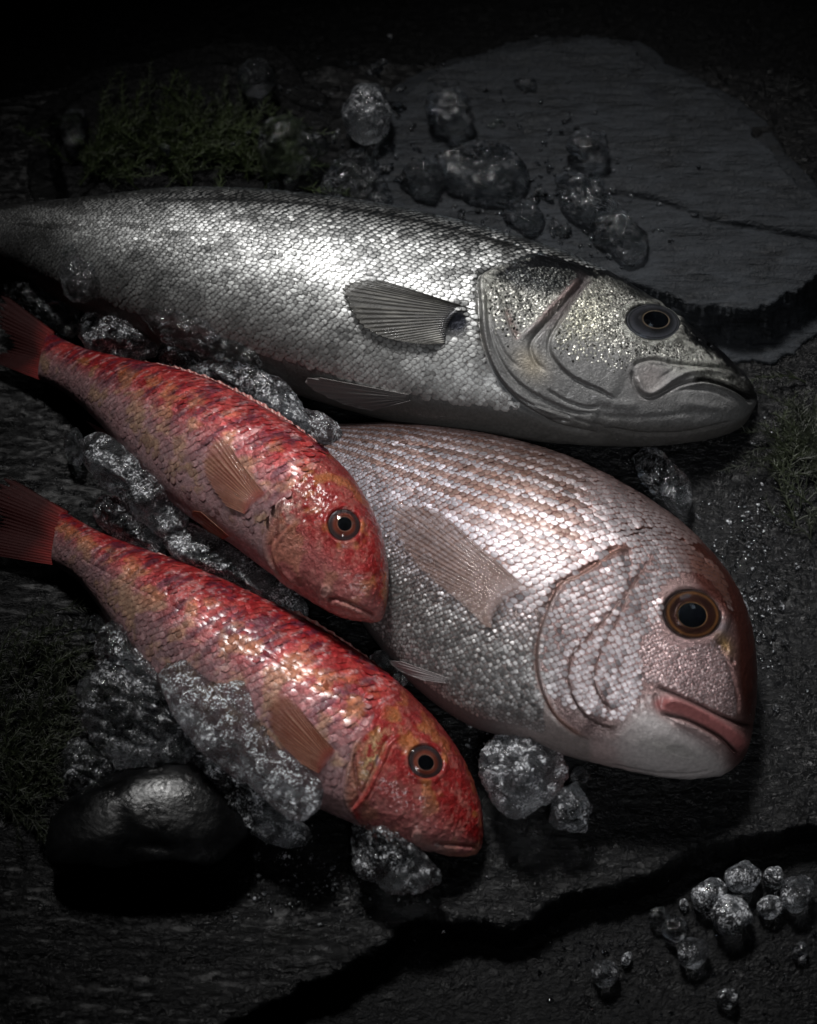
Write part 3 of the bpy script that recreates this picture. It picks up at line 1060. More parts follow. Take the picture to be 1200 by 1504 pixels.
    # fins
    def pec(r, t, rp, q):
        n = fbm(np.column_stack([r * 60, t * 14, t * 0]), 9, 4)
        c = mixc(np.tile([.022, .021, .019], (len(r), 1)), [.13, .125, .11], np.clip(0.45 * (rp * 0.5 + 0.5) + 0.55 * smooth(0.0, 0.5, n), 0, 1))
        c = mixc(c, [.45, .44, .40], 0.7 * smooth(0.55, 1.0, r) * smooth(0.6, 0.1, t))
        return mixc(c, [.015, .015, .018], smooth(0.22, 0.02, t) * 0.95)
    f.fin('pectoral_fin', [(697, 455), (684, 452), (668, 462), (656, 482), (655, 503)],
          [(560, 411), (530, 412), (505, 419), (503, 430), (514, 455), (533, 480), (562, 495), (598, 503), (632, 506)], 24, pec,
          lambda r, t, rp: (0.3 + 0.7 * smooth(0.0, 0.1, t)) * (0.95 - 0.45 * smooth(0.5, 1, t) * (0.6 - 0.4 * rp)), lift=(0.0004, 0.0036), split=0.03, ray_h=0.0002, K=60)
    f.fin('pelvic_fin', [(600, 580), (603, 588)], [(470, 555), (448, 557), (455, 570), (500, 592), (545, 604)], 7,
          lambda r, t, rp, q: mixc(np.tile([.30, .28, .27], (len(r), 1)), [.12, .11, .11], np.clip(r * 1.1 - 0.25 * rp, 0, 1)),
          lambda r, t, rp: 0.97 + 0 * t, lift=(0.0006, 0.0035), ray_h=0.0006, split=0.02)
    f.fin('caudal_fin', [(-160, 324), (-160, 366)], [(-300, 250), (-262, 345), (-300, 445)], 16,
          lambda r, t, rp, q: np.tile([.06, .06, .06], (len(r), 1)) * (1 + 0.4 * rp[:, None]), lambda r, t, rp: 0.95 + 0 * t, lift=(0, 0), z=([0.016, 0.016], [0.008, 0.014, 0.004]))
    f.eye((959, 473), 39, 25.5, 0.12, (961, 472), 0.46, (.035, .036, .040),
          [(0, (.55, .40, .25)), (0.05, (.60, .44, .28)), (0.12, (.035, .032, .032)), (0.4, (.06, .06, .066)), (0.74, (.19, .19, .21)), (0.84, (.02, .02, .02)), (0.92, (.26, .26, .28)), (1, (.01, .01, .01))])
    REG = [(-220, 200), (260, 260), (700, 300), (800, 340), (905, 392), (880, 398), (837, 384), (787, 370), (740, 386), (700, 402), (699, 445), (700, 490), (709, 525), (727, 562), (780, 618), (830, 655), (400, 660), (-220, 560)]
    def col_s(q, u, v, row, rnd):
        n = fbm(np.column_stack([q * 0.035, 0 * v]), 31, 3)
        lum = 0.60 - 0.02 * smooth(0.28, 0.05, v) + 0.20 * (rnd - 0.5) + 0.42 * n - 0.10 * smooth(0.45, 0.10, v)
        lum = lum * (1 - 0.25 * smooth(0.7, 0.9, v))
        c = np.clip(lum, 0.12, 1)[:, None] * np.array([.80, .81, .80])
        c = mixc(c, c * np.array([.75, .95, 1.12]), smooth(0.25, 0.05, v))
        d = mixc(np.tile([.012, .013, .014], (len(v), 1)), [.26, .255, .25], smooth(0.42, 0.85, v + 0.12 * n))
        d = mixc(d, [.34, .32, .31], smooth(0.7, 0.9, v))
        streak = (fbm(np.column_stack([q * [0.02, 0.09], 0 * v]), 57, 3) > 0.18) & (v < 0.55)
        c[streak] *= 0.5
        ln = stroke(q, [(200, 296), (300, 293), (420, 297), (520, 308), (620, 326), (700, 347), (787, 372)], 3.5)
        c = mixc(c, [.03, .03, .03], 0.9 * ln)
        return c, d
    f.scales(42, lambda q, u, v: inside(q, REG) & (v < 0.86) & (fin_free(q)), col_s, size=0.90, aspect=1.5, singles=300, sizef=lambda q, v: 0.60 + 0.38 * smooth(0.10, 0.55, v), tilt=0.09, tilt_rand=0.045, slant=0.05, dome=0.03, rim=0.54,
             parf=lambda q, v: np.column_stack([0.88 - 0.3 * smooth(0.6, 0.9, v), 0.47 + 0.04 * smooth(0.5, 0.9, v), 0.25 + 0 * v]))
    cheek = curve([(876, 408), (860, 425), (843, 447), (829, 472), (814, 495), (812, 514), (824, 535), (850, 556), (890, 568), (925, 560), (928, 535), (960, 520), (1010, 528), (1000, 505), (960, 508), (925, 500), (908, 474), (918, 448), (950, 438), (920, 418), (890, 406), (876, 408)], 90)
    oper = curve([(724, 408), (745, 398), (800, 392), (848, 402), (828, 426), (800, 458), (768, 490), (752, 500), (748, 530), (730, 500), (718, 450), (724, 408)], 70)
    def col_h(q, u, v, row, rnd):
        c = np.clip(0.44 + 1.1 * (rnd - 0.5) + 0.25 * blob(q, (860, 470), 50, 70), 0.04, 1)[:, None] * np.array([.86, .85, .78])
        c = mixc(c, c * np.array([1.0, .985, .87]), blob(q, (855, 470), 40, 55, 0.3))
        dk = smooth(-14, 6, sdist(q, DK) + 18 * (rnd - 0.5))
        c = mixc(c, [.05, .055, .055], dk * 0.9)
        return c, mixc(c * 0.30, [.03, .03, .03], dk)
    f.scales(92, lambda q, u, v: (inside(q, cheek) | inside(q, oper)) & (v < 0.50 + 0.16 * rng.random(len(v))), col_h, size=0.9, aspect=1.0, tilt=0.0, tilt_rand=0.13, dome=0.08, u_range=(0.55, 0.98), pitch=1.1, lift=0.0001,
             parf=lambda q, v: np.column_stack([0.8 + 0 * v, 0.38 + 0 * v, 0.7 + 0 * v]))
    return f
def fin_free(q):
    return blob(q, (668, 476), 24, 26) < 0.5
bass = build_bass()
# ------------------------------------------------------------------ sea bream
def build_bream():
    pairs = [(405, 618, 375, 668, .010), (500, 624, 440, 760, .020), (580, 622, 490, 850, .028), (660, 630, 545, 935, .034), (740, 643, 612, 1012, .040),
             (820, 665, 690, 1066, .044), (882, 692, 765, 1087, .046), (945, 727, 835, 1111, .046), (1003, 768, 900, 1127, .044), (1050, 815, 955, 1139, .041),
             (1082, 860, 1000, 1144, .036), (1101, 908, 1035, 1143, .031), (1110, 962, 1062, 1138, .025), (1111, 1018, 1080, 1126, .018), (1106, 1068, 1090, 1117, .011), (1100, 1097, 1096, 1107, .003)]
    f = Fish('sea_bream', 'stout pinkish silver sea bream with gold ringed eye and thick closed lips', 'fish', pairs, M['bream'], 560, 290, 0.55)
    OP = [(925, 806), (902, 811), (874, 831), (848, 847), (826, 856), (813, 876), (802, 905), (793, 932), (789, 962), (791, 992), (800, 1022), (815, 1050), (840, 1072), (868, 1086)]
    f.step(OP, 4, 0.0024, 60, 1, 0.06)
    f.groove([(p[0] - 4, p[1] - 2) for p in OP], 4.0, 0.0012, 0.08)
    f.ridge([(p[0] + 5, p[1] + 2) for p in OP], 4.0, 0.0007, 0.08)
    PRE = [(961, 815), (935, 850), (911, 884), (882, 917), (856, 945), (838, 970), (835, 996), (842, 1024), (856, 1047), (878, 1063), (903, 1070), (908, 1058)]
    f.step(PRE, 2.4, 0.0009, 40, 1, 0.06)
    f.groove([(p[0] - 2, p[1] - 1) for p in PRE], 2.0, 0.0009, 0.06)
    CH = [(946, 836), (925, 872), (905, 915), (884, 955), (874, 983), (874, 1008), (885, 1030), (906, 1046)]
    f.step(CH, 2.0, 0.0005, 45, 1, 0.08)
    f.groove([(p[0] - 2, p[1] - 1) for p in CH], 1.8, 0.0006, 0.06)
    f.groove([(824, 905), (824, 960), (834, 975), (812, 992), (803, 998)], 2.2, 0.0006, 0.12)
    f.groove([(902, 782), (932, 777), (970, 780), (1000, 793), (1030, 815), (1050, 838)], 2.6, 0.0010, 0.08)
    f.groove([(902, 781), (876, 756), (842, 727), (812, 704), (766, 686), (708, 670), (632, 656), (555, 652)], 1.8, 0.0004, 0.05)
    # socket, ridge to the nostril
    f.bowl((1017, 902), 45, 38, 0.25, 0.0034, 0.0010, 6)
    f.groove([(1050, 936), (1062, 955), (1073, 980), (1084, 1022), (1084, 1052)], 2.8, 0.0012, 0.1)
    f.bowl((1064, 950), 6, 11, -0.5, 0.0012)
    f.bowl((1077, 972), 3, 5, -0.4, 0.0012)
    # lips
    UT = [(960, 1008), (975, 1013), (1000, 1023), (1025, 1034), (1056, 1050), (1088, 1063), (1108, 1066)]
    f.groove(UT, 3.0, 0.0022, 0.06)
    f.ridge([(972, 1026), (1000, 1032), (1030, 1047), (1060, 1064), (1085, 1085), (1096, 1100)], 9, 0.0020, 0.10)
    f.ridge([(972, 1040), (985, 1030), (1010, 1036), (1040, 1052)], 3, 0.0008, 0.15)
    ML = [(970, 1046), (985, 1051), (1007, 1056), (1037, 1070), (1060, 1084), (1078, 1102), (1085, 1112)]
    f.groove(ML, 2.6, 0.0034, 0.06)
    f.groove([(962, 1016), (964, 1034), (972, 1050), (990, 1062)], 2.6, 0.0014, 0.12)
    f.ridge([(985, 1058), (1012, 1066), (1040, 1082), (1062, 1100)], 6, 0.0012, 0.15)
    f.groove([(978, 1056), (1002, 1070), (1030, 1088), (1052, 1104), (1060, 1118)], 3.0, 0.0007, 0.15)
    f.groove([(890, 1122), (950, 1134), (1010, 1138), (1050, 1130)], 2.2, 0.0008, 0.15)
    f.groove([(940, 985), (948, 1000), (962, 1010)], 4, 0.0010, 0.2)
    f.bowl((1000, 1104), 22, 7, 0.3, 0.0004)
    # pectoral root
    f.ridge([(772, 870), (748, 882), (732, 900), (724, 918)], 6, 0.0012, 0.15)
    f.add(0.0004 * fbm(f.P.reshape(-1, 3) * 170, 8, 3) * smooth(800, 860, f.Q[:, 0]))
    f.apply()
    Q, v, u = f.Q, f.vv, f.uu
    P3 = f.P.reshape(-1, 3)
    n1 = fbm(P3 * 55, 12, 4)
    n2 = fbm(P3 * 260, 13, 4, 0.65)
    N_ = len(v)
    col = np.tile([.14, .075, .065], (N_, 1))
    col = mixc(col, [.16, .13, .125], smooth(0.45, 0.72, v + 0.05 * n1))
    col = mixc(col, [.30, .25, .24], smooth(0.78, 0.97, v))
    OPX = np.vstack([curve(OP, 50), [(868, 1110), (866, 1220)]])
    head = smooth(-6, 6, (seg_dist(Q, OPX)[0] * seg_dist(Q, OPX)[1])) * smooth(780, 800, Q[:, 0]) * smooth(790, 830, Q[:, 1] + 0.1 * (Q[:, 0] - 900))
    head = np.maximum(head, smooth(960, 1000, Q[:, 0]))
    hc = np.tile([.36, .24, .23], (N_, 1))
    hc = mixc(hc, [.42, .29, .28], smooth(-0.1, 0.3, n2))
    # granular patch below the eye
    hc = mixc(hc, [.50, .33, .33], np.clip(1.2 * blob(Q, (1025, 985), 58, 45, 0.5), 0, 1))
    # brown forehead and snout
    hc = mixc(hc, [.115, .038, .030], np.clip(1.5 * blob(Q, (1045, 850), 62, 24, 0.9) + 1.3 * smooth(0.24, 0.05, v) + 1.3 * blob(Q, (1104, 980), 30, 130, -0.05), 0, 1))
    hc = mixc(hc, [.30, .19, .06], 0.8 * blob(Q, (1064, 945), 9, 18, -0.5))
    hc = mixc(hc, [.20, .18, .20], 0.8 * blob(Q, (1058, 920), 13, 10))
    # chin
    chin = 0.9 * smooth(-24, 18, sdist(Q, np.array([(930, 1046), (962, 1040), (1000, 1068), (1050, 1102), (1075, 1130), (1040, 1200), (700, 1230), (740, 1130), (845, 1090), (900, 1078)], float)))
    hc = mixc(hc, [.46, .43, .425], chin * (0.25 + 0.75 * smooth(830, 960, Q[:, 0])) * (1 - 0.35 * smooth(0.0, 0.4, n1) * smooth(1000, 900, Q[:, 0])))
    hc = mixc(hc, [.27, .26, .24], chin * 0.7 * blob(Q, (985, 1100), 50, 12, 0.25))
    lipm = np.clip(1.25 * stroke(Q, [(966, 1020), (975, 1034), (1000, 1040), (1030, 1053), (1062, 1072), (1085, 1090), (1096, 1104)], 13), 0, 1)
    hc = mixc(hc, [.36, .13, .125], lipm)
    hc = mixc(hc, [.50, .36, .35], 0.8 * stroke(Q, [(985, 1060), (1012, 1068), (1040, 1085), (1065, 1104)], 6))
    hc = mixc(hc, [.15, .05, .05], 0.7 * blob(Q, (1085, 1110), 14, 24, 0.3))
    hc = mixc(hc, [.01, .004, .004], stroke(Q, ML, 2.2))
    hc = mixc(hc, [.03, .012, .012], 0.9 * stroke(Q, UT, 2.6))
    hc = mixc(hc, [.12, .07, .06], 0.85 * np.maximum(stroke(Q, PRE, 2.2), stroke(Q, CH, 1.8)))
    lowop = blob(Q, (850, 1035), 48, 44, 0.6)
    hc = mixc(hc, [.22, .17, .17], 0.75 * lowop)
    col = mixc(col, hc, head)
    col = mixc(col, [.25, .13, .10], 0.85 * stroke(Q, OP, 3.5))
    col = mixc(col, [.40, .34, .34], 0.8 * stroke(Q, [(826, 862), (806, 900), (793, 950), (795, 1000), (806, 1030)], 4))
    col = mixc(col, [.07, .03, .022], 0.8 * stroke(Q, [(902, 782), (932, 777), (970, 780), (1000, 793), (1030, 815), (1050, 838)], 4))
    col = mixc(col, [.07, .03, .022], 0.75 * stroke(Q, [(902, 781), (876, 756), (842, 727), (812, 704), (766, 686), (708, 670), (632, 656), (555, 652)], 3))
    metal = 0.7 - 0.45 * smooth(0.72, 0.95, v)
    metal = metal * (1 - head) + head * 0.72 * (1 - chin) * (1 - lipm)
    rough = 0.34 + 0.05 * chin
    bump = 0.6 * (1 - head) + head * (1.4 - 1.1 * np.maximum(chin, lipm))
    bump = bump * (1 - 0.6 * np.clip(smooth(0.2, 0.05, v) + blob(Q, (1100, 980), 22, 110, -0.05), 0, 1))
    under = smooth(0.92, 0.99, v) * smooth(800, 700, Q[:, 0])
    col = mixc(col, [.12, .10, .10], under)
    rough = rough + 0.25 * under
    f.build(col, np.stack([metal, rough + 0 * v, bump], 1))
    def pec(r, t, rp, q):
        c = mixc(np.tile([.17, .095, .078], (len(r), 1)), [.27, .18, .155], np.clip(0.5 * (rp * 0.5 + 0.5) + 0.25 * smooth(0.4, 0.9, r), 0, 1))
        n = fbm(np.column_stack([r * 40, t * 12, t * 0]), 19, 3)
        c = c * (1 + 0.5 * n[:, None])
        c = mixc(c, [.16, .07, .05], 0.8 * smooth(0.06, 0.0, r) * smooth(0, 0.3, t))
        return mixc(c, [.40, .30, .29], smooth(0.22, 0.05, t) * 0.6)
    f.fin('pectoral_fin', [(776, 866), (762, 872), (745, 880), (732, 893), (724, 908), (722, 922)],
          [(640, 745), (602, 735), (574, 738), (570, 762), (588, 800), (618, 838), (655, 868), (690, 898), (712, 920)], 24, pec,
          lambda r, t, rp: (0.15 + 0.85 * smooth(1.0, 0.9, t)) * smooth(-0.03, 0.14, t) * np.clip(0.54 - 0.34 * smooth(0.1, 0.8, t) * (0.65 - 0.6 * rp), 0, 1), lift=(0.0012, 0.0020), split=0.03, ray_h=0.00012, K=70)
    f.fin('pelvic_fin', [(657, 996), (655, 1003)], [(590, 972), (572, 972), (590, 986), (625, 1000)], 5,
          lambda r, t, rp, q: np.tile([.42, .38, .38], (len(r), 1)) * (0.8 + 0.3 * rp[:, None]), lambda r, t, rp: 0.9 + 0 * t, lift=(0.0006, 0.003), ray_h=0.0005)
    f.fin('caudal_fin', [(408, 622), (378, 666)], [(280, 520), (300, 600), (262, 640)], 14,
          lambda r, t, rp, q: np.tile([.30, .10, .08], (len(r), 1)) * (1 + 0.3 * rp[:, None]), lambda r, t, rp: 0.9 + 0 * t, lift=(0, 0), z=([0.014, 0.012], [0.008, 0.006, 0.004]))
    f.eye((1017, 902), 41, 35, 0.25, (1014, 905), 0.50, (.20, .15, .13),
          [(0, (.55, .30, .13)), (0.04, (.62, .36, .16)), (0.10, (.10, .035, .022)), (0.35, (.065, .024, .018)), (0.62, (.09, .034, .020)), (0.75, (.34, .15, .045)), (0.84, (.16, .06, .025)), (0.92, (.02, .012, .012)), (1, (.16, .12, .11))])
    lat = curve([(555, 652), (632, 656), (708, 670), (766, 686), (812, 704), (842, 727), (876, 756), (902, 781)], 40)
    def col_s(q, u, v, row, rnd):
        n = fbm(np.column_stack([q * 0.03, 0 * v]), 41, 3)
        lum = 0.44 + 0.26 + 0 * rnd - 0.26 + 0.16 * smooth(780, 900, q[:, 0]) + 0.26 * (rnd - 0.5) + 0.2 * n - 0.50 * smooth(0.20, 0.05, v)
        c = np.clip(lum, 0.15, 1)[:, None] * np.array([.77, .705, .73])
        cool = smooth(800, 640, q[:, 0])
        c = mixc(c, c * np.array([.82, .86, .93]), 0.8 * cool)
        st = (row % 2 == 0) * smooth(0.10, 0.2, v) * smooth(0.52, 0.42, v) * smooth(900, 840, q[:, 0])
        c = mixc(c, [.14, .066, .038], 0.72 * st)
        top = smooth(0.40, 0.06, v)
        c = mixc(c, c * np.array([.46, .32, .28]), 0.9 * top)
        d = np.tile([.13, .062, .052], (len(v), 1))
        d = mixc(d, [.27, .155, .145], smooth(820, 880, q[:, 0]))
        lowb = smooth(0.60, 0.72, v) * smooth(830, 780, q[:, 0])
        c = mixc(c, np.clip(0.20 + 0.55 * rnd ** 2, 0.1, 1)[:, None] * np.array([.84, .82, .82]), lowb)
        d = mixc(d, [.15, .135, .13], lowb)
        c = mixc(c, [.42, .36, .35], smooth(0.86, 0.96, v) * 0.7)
        fr = blob(q, (1045, 850), 62, 24, 0.9)
        c = mixc(c, [.22, .08, .05], np.clip(1.2 * fr, 0, 0.9))
        return c, d
    OPc = curve(OP, 50)
    def reg0(q, u, v):
        front = sdist(q, curve([(930, 1040), (945, 1000), (938, 960), (950, 930), (972, 905), (970, 870), (985, 850), (1010, 842), (1040, 850), (1066, 885), (1075, 900), (1060, 840), (1020, 800), (1200, 800), (1200, 1200), (850, 1200), (900, 1075), (918, 1050), (930, 1040)], 80)) < 0
        lower = ~((q[:, 0] > 798) & (v > 0.80)) & (v < 0.93)
        return front & lower & (seg_dist(q, OPc)[0] > 5) & (seg_dist(q, np.array(PRE))[0] > 3) & (seg_dist(q, np.array(CH))[0] > 2.5)
    reg = lambda q, u, v: reg0(q, u, v) & ~((v > 0.615) & (q[:, 0] < 800))
    def gillside(q):
        d, sd_, _ = seg_dist(q, OPc)
        return ((d * sd_ > 0) & (q[:, 1] > 800)) | (q[:, 0] > 940)
    par = lambda q, v: np.column_stack([0.80 - 0.3 * smooth(0.75, 0.95, v), 0.48 + 0.04 * smooth(0.6, 0.9, v), 0.30 + 0 * v])
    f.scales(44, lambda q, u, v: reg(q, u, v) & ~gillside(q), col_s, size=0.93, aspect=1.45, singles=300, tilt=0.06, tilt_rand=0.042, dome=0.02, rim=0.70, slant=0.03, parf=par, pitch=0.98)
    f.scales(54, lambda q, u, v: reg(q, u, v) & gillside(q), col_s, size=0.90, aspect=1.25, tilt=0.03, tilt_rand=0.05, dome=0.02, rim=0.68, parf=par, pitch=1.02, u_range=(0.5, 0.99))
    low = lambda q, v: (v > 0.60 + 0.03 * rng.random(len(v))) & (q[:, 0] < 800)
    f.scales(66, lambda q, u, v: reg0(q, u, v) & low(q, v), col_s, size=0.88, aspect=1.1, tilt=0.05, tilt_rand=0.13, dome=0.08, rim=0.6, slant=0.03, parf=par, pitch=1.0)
    # granules in front of the cheek
    gran = curve([(938, 960), (950, 930), (968, 905), (972, 935), (1000, 950), (1035, 947), (1052, 944), (1066, 970), (1078, 1010), (1080, 1050), (1056, 1044), (1020, 1028), (985, 1010), (960, 1004), (945, 1000), (938, 960)], 80)
    def col_g(q, u, v, row, rnd):
        return np.clip(0.62 + 0.5 * (rnd - 0.5), 0.1, 1)[:, None] * np.array([.86, .66, .66]), np.tile([.26, .14, .135], (len(v), 1))
    f.scales(78, lambda q, u, v: inside(q, gran), col_g, size=0.8, aspect=1.0, tilt=0.0, tilt_rand=0.18, dome=0.22, u_range=(0.7, 0.995), parf=par, pitch=1.0, lift=0.0001)
    return f
bream = build_bream()
# ------------------------------------------------------------------ red mullets
def mullet_pigment(P3, v, q, seed, orange=1.0, uu=None):
    # blotches drawn out along the scale rows, running down and back
    ca, sa = math.cos(-0.62), math.sin(-0.62)
    R3 = np.stack([P3[:, 0] * ca - P3[:, 1] * -sa, P3[:, 0] * sa + P3[:, 1] * ca, P3[:, 2]], 1)
    n1 = fbm(R3 * [120, 210, 150], seed, 4, 0.6)
    n2 = fbm(R3 * [200, 430, 260], seed + 3, 4, 0.65)
    n3 = fbm(P3 * 105, seed + 6, 3)
    c = np.tile([.36, .014, .018], (len(v), 1))
    c = mixc(c, [.52, .06, .055], smooth(-0.05, 0.30, n1))
    c = mixc(c, [.66, .36, .36], 0.85 * smooth(0.12, 0.40, n2))
    c = mixc(c, [.52, .17, .035], 0.42 * orange * smooth(0.02, 0.30, n3) * smooth(0.25, 0.5, v))
    c = mixc(c, [.12, .022, .045], 0.85 * smooth(0.08, 0.32, -n1))
    c = mixc(c, [.22, .05, .045], 0.65 * smooth(0.16, 0.02, v))
    c = mixc(c, [.48, .20, .075], 0.42 * smooth(-0.05, 0.25, n3) * smooth(0.30, 0.42, v) * smooth(0.62, 0.50, v))
    bell = smooth(0.40, 0.72, v + 0.12 * n1)
    c = mixc(c, [.44, .30, .31], bell * 0.85)
    c = mixc(c, [.55, .36, .16], bell * 0.45 * smooth(0.0, 0.3, n3) * smooth(0.9, 0.7, v))
    return c

def build_mullet(key):
    if key == 'upper':
        pairs = [(75, 490, 56, 556, .009), (122, 511, 98, 580, .012), (180, 526, 142, 620, .017), (250, 540, 195, 680, .022), (320, 562, 262, 748, .026),
                 (385, 596, 336, 798, .028), (440, 630, 403, 848, .029), (485, 665, 455, 883, .028), (520, 702, 492, 903, .026), (546, 745, 516, 911, .023),
                 (563, 787, 535, 913, .019), (571, 832, 550, 913, .013), (571, 868, 560, 909, .008), (567, 890, 564, 901, .002)]
        lift = [.006, .010, .015, .020, .024, .027, .031, .036, .040, .043, .046, .049, .051, .053]
        f = Fish('red_mullet', 'red mullet lying between the silver bass and the other mullet, head resting on the bream', 'fish', pairs, M['mullet'], 420, 200, 0.6, lift=lift,
                 group='red mullets lying side by side')
        A = dict(OP=[(418, 728), (404, 744), (393, 768), (387, 793), (389, 814), (398, 833), (414, 853), (436, 868)],
                 PRE=[(468, 746), (448, 756), (434, 770), (419, 786), (407, 800), (404, 812), (409, 828), (424, 849), (448, 866)],
                 INN=[(416, 732), (410, 752), (407, 770), (405, 797)], eye=(505, 771), er=(23.5, 22.5), ea=0.6, pc=(506, 771), pr=0.44,
                 LIP=[(479, 880), (496, 880), (524, 891), (552, 905)], MX=(478, 869), LAT=[(75, 519), (175, 549), (250, 578), (325, 610), (380, 640), (430, 682)],
                 seed=61, orange=1.0)
    else:
        pairs = [(96, 752, 76, 828, .011), (150, 783, 116, 857, .015), (215, 808, 163, 918, .019), (290, 834, 223, 1003, .024), (365, 868, 298, 1078, .027),
                 (440, 905, 375, 1133, .029), (505, 943, 445, 1176, .030), (560, 982, 507, 1205, .029), (605, 1020, 558, 1226, .027), (642, 1058, 600, 1242, .024),
                 (672, 1099, 636, 1253, .020), (695, 1145, 665, 1258, .015), (708, 1190, 688, 1257, .010), (710, 1222, 701, 1250, .006), (709, 1237, 706, 1245, .002)]
        lift = [0.004] * 15
        f = Fish('red_mullet', 'lowest red mullet lying in front, belly under a long slab of ice', 'fish', pairs, M['mullet'], 420, 200, 0.62, lift=lift,
                 group='red mullets lying side by side')
        A = dict(OP=[(533, 1082), (520, 1092), (514, 1114), (508, 1138), (505, 1163), (509, 1184), (520, 1200)],
                 PRE=[(590, 1078), (573, 1093), (563, 1116), (551, 1142), (540, 1165), (528, 1180), (521, 1190), (530, 1206)],
                 INN=[(521, 1104), (521, 1122), (524, 1142), (529, 1168)], eye=(625, 1119), er=(25.5, 23), ea=0.7, pc=(624, 1121), pr=0.46,
                 LIP=[(634, 1240), (650, 1239), (664, 1240), (704, 1243)], MX=(612, 1228), LAT=[(110, 815), (166, 846), (228, 878), (296, 911), (345, 939), (401, 970), (456, 1001), (524, 1036), (573, 1063)],
                 seed=83, orange=1.2)
    OP, PRE, INN = A['OP'], A['PRE'], A['INN']
    f.step(OP, 3, 0.0016, 34, 1, 0.08)
    f.groove([(p[0] - 3, p[1]) for p in OP], 3, 0.0009, 0.1)
    f.ridge([(p[0] + 3, p[1]) for p in OP], 3.5, 0.0006, 0.1)
    f.ridge(PRE, 4.0, 0.0011, 0.1)
    f.groove([(p[0] - 6, p[1] - 3) for p in PRE], 3.0, 0.0010, 0.12)
    f.step([(p[0] + 5, p[1] + 3) for p in PRE], 3, 0.0006, 30, 1, 0.1)
    f.groove(INN, 2.6, 0.0009, 0.12)
    f.bowl(A['eye'], A['er'][0] * 1.06, A['er'][1] * 1.06, A['ea'], 0.0024, 0.0009, 4)
    L = A['LIP']
    f.groove(L, 2.4, 0.0014, 0.06)
    f.ridge([(p[0] + 1, p[1] + 7) for p in L], 5, 0.0009, 0.1)
    f.groove([(p[0] - 2, p[1] + 14) for p in L[:-1]], 2.4, 0.0008, 0.15)
    f.bowl(A['MX'], 8, 10, 0.2, -0.0010)
    f.groove([(A['MX'][0] - 9, A['MX'][1] - 8), (A['MX'][0] - 10, A['MX'][1] + 4), (A['MX'][0] - 2, A['MX'][1] + 13)], 2.2, 0.0006, 0.1)
    f.groove(A['LAT'], 1.8, 0.0003, 0.05)
    P3 = f.P.reshape(-1, 3)
    hz = smooth(0.60, 0.68, f.uu)
    f.add(hz * (0.0006 * fbm(P3 * 180, A['seed'] + 1, 4, 0.6) + 0.00035 * fbm(P3 * 520, A['seed'] + 2, 3)))
    f.apply()
    Q, v = f.Q, f.vv
    P3 = f.P.reshape(-1, 3)
    col = mullet_pigment(P3, v, Q, A['seed'], A['orange'])
    head = np.clip(side_of(Q, OP, 5) * smooth(0.58, 0.62, f.uu) + smooth(0.70, 0.74, f.uu), 0, 1)
    n2 = fbm(P3 * 240, A['seed'] + 9, 4, 0.65)
    n3 = fbm(P3 * 90, A['seed'] + 10, 3)
    hc = mixc(np.tile([.34, .018, .018], (len(v), 1)), [.44, .11, .09], smooth(-0.1, 0.35, n2))
    hc = mixc(hc, [.52, .20, .05], 0.6 * smooth(0.02, 0.3, n3))
    hc = mixc(hc, [.48, .22, .21], 0.55 * smooth(0.60, 0.90, v + 0.1 * n3))
    hc = mixc(hc, [.20, .03, .03], 0.75 * smooth(0.30, 0.05, v + 0.05 * n3))
    hc = mixc(hc, [.50, .30, .26], 0.6 * stroke(Q, OP, 7))
    if key == 'lower':
        hc = mixc(hc, [.62, .50, .22], 0.8 * blob(Q, (547, 1110), 13, 40, 0.35) * smooth(-0.3, 0.2, n2))
        hc = mixc(hc, [.16, .12, .22], 0.7 * blob(Q, (556, 1112), 10, 26, 0.3) * smooth(0.0, 0.3, n3 + n2))
        hc = mixc(hc, [.30, .20, .20], 0.8 * blob(Q, (630, 1250), 40, 16))
        hc = mixc(hc, [.45, .04, .035], 0.8 * stroke(Q, PRE, 5))
    else:
        hc = mixc(hc, [.60, .42, .36], 0.75 * blob(Q, (420, 748), 20, 26, 0.2) * smooth(-0.3, 0.2, n2))
        hc = mixc(hc, [.50, .22, .20], 0.8 * blob(Q, (520, 900), 40, 12, 0.3))
    hc = mixc(hc, [.50, .30, .27], 0.8 * blob(Q, A['MX'], 9, 11, 0.2))
    hc = mixc(hc, [.10, .012, .012], 0.85 * stroke(Q, L, 2.2))
    hc = mixc(hc, [.14, .03, .03], 0.6 * stroke(Q, INN, 3))
    col = mixc(col, hc, head)
    metal = 0.22 * (1 - smooth(0.75, 0.95, v))
    rough = 0.36 + 0 * v
    bump = 0.55 + 0.95 * head * (1 - smooth(0.75, 0.95, v))
    f.build(col, np.stack([metal, rough, bump], 1))
    def orange_fin(r, t, rp, q):
        c = mixc(np.tile([.26, .06, .028], (len(r), 1)), [.66, .40, .28], np.clip(1.0 * np.clip(rp * 0.5 + 0.5, 0, 1) ** 3 * (0.5 + 0.6 * fbm(np.column_stack([r * 25, t * 6, t * 0]), 5, 2)) + 0.1 * r, 0, 1))
        return mixc(c, [.50, .06, .05], smooth(0.2, 0, t) * 0.6)
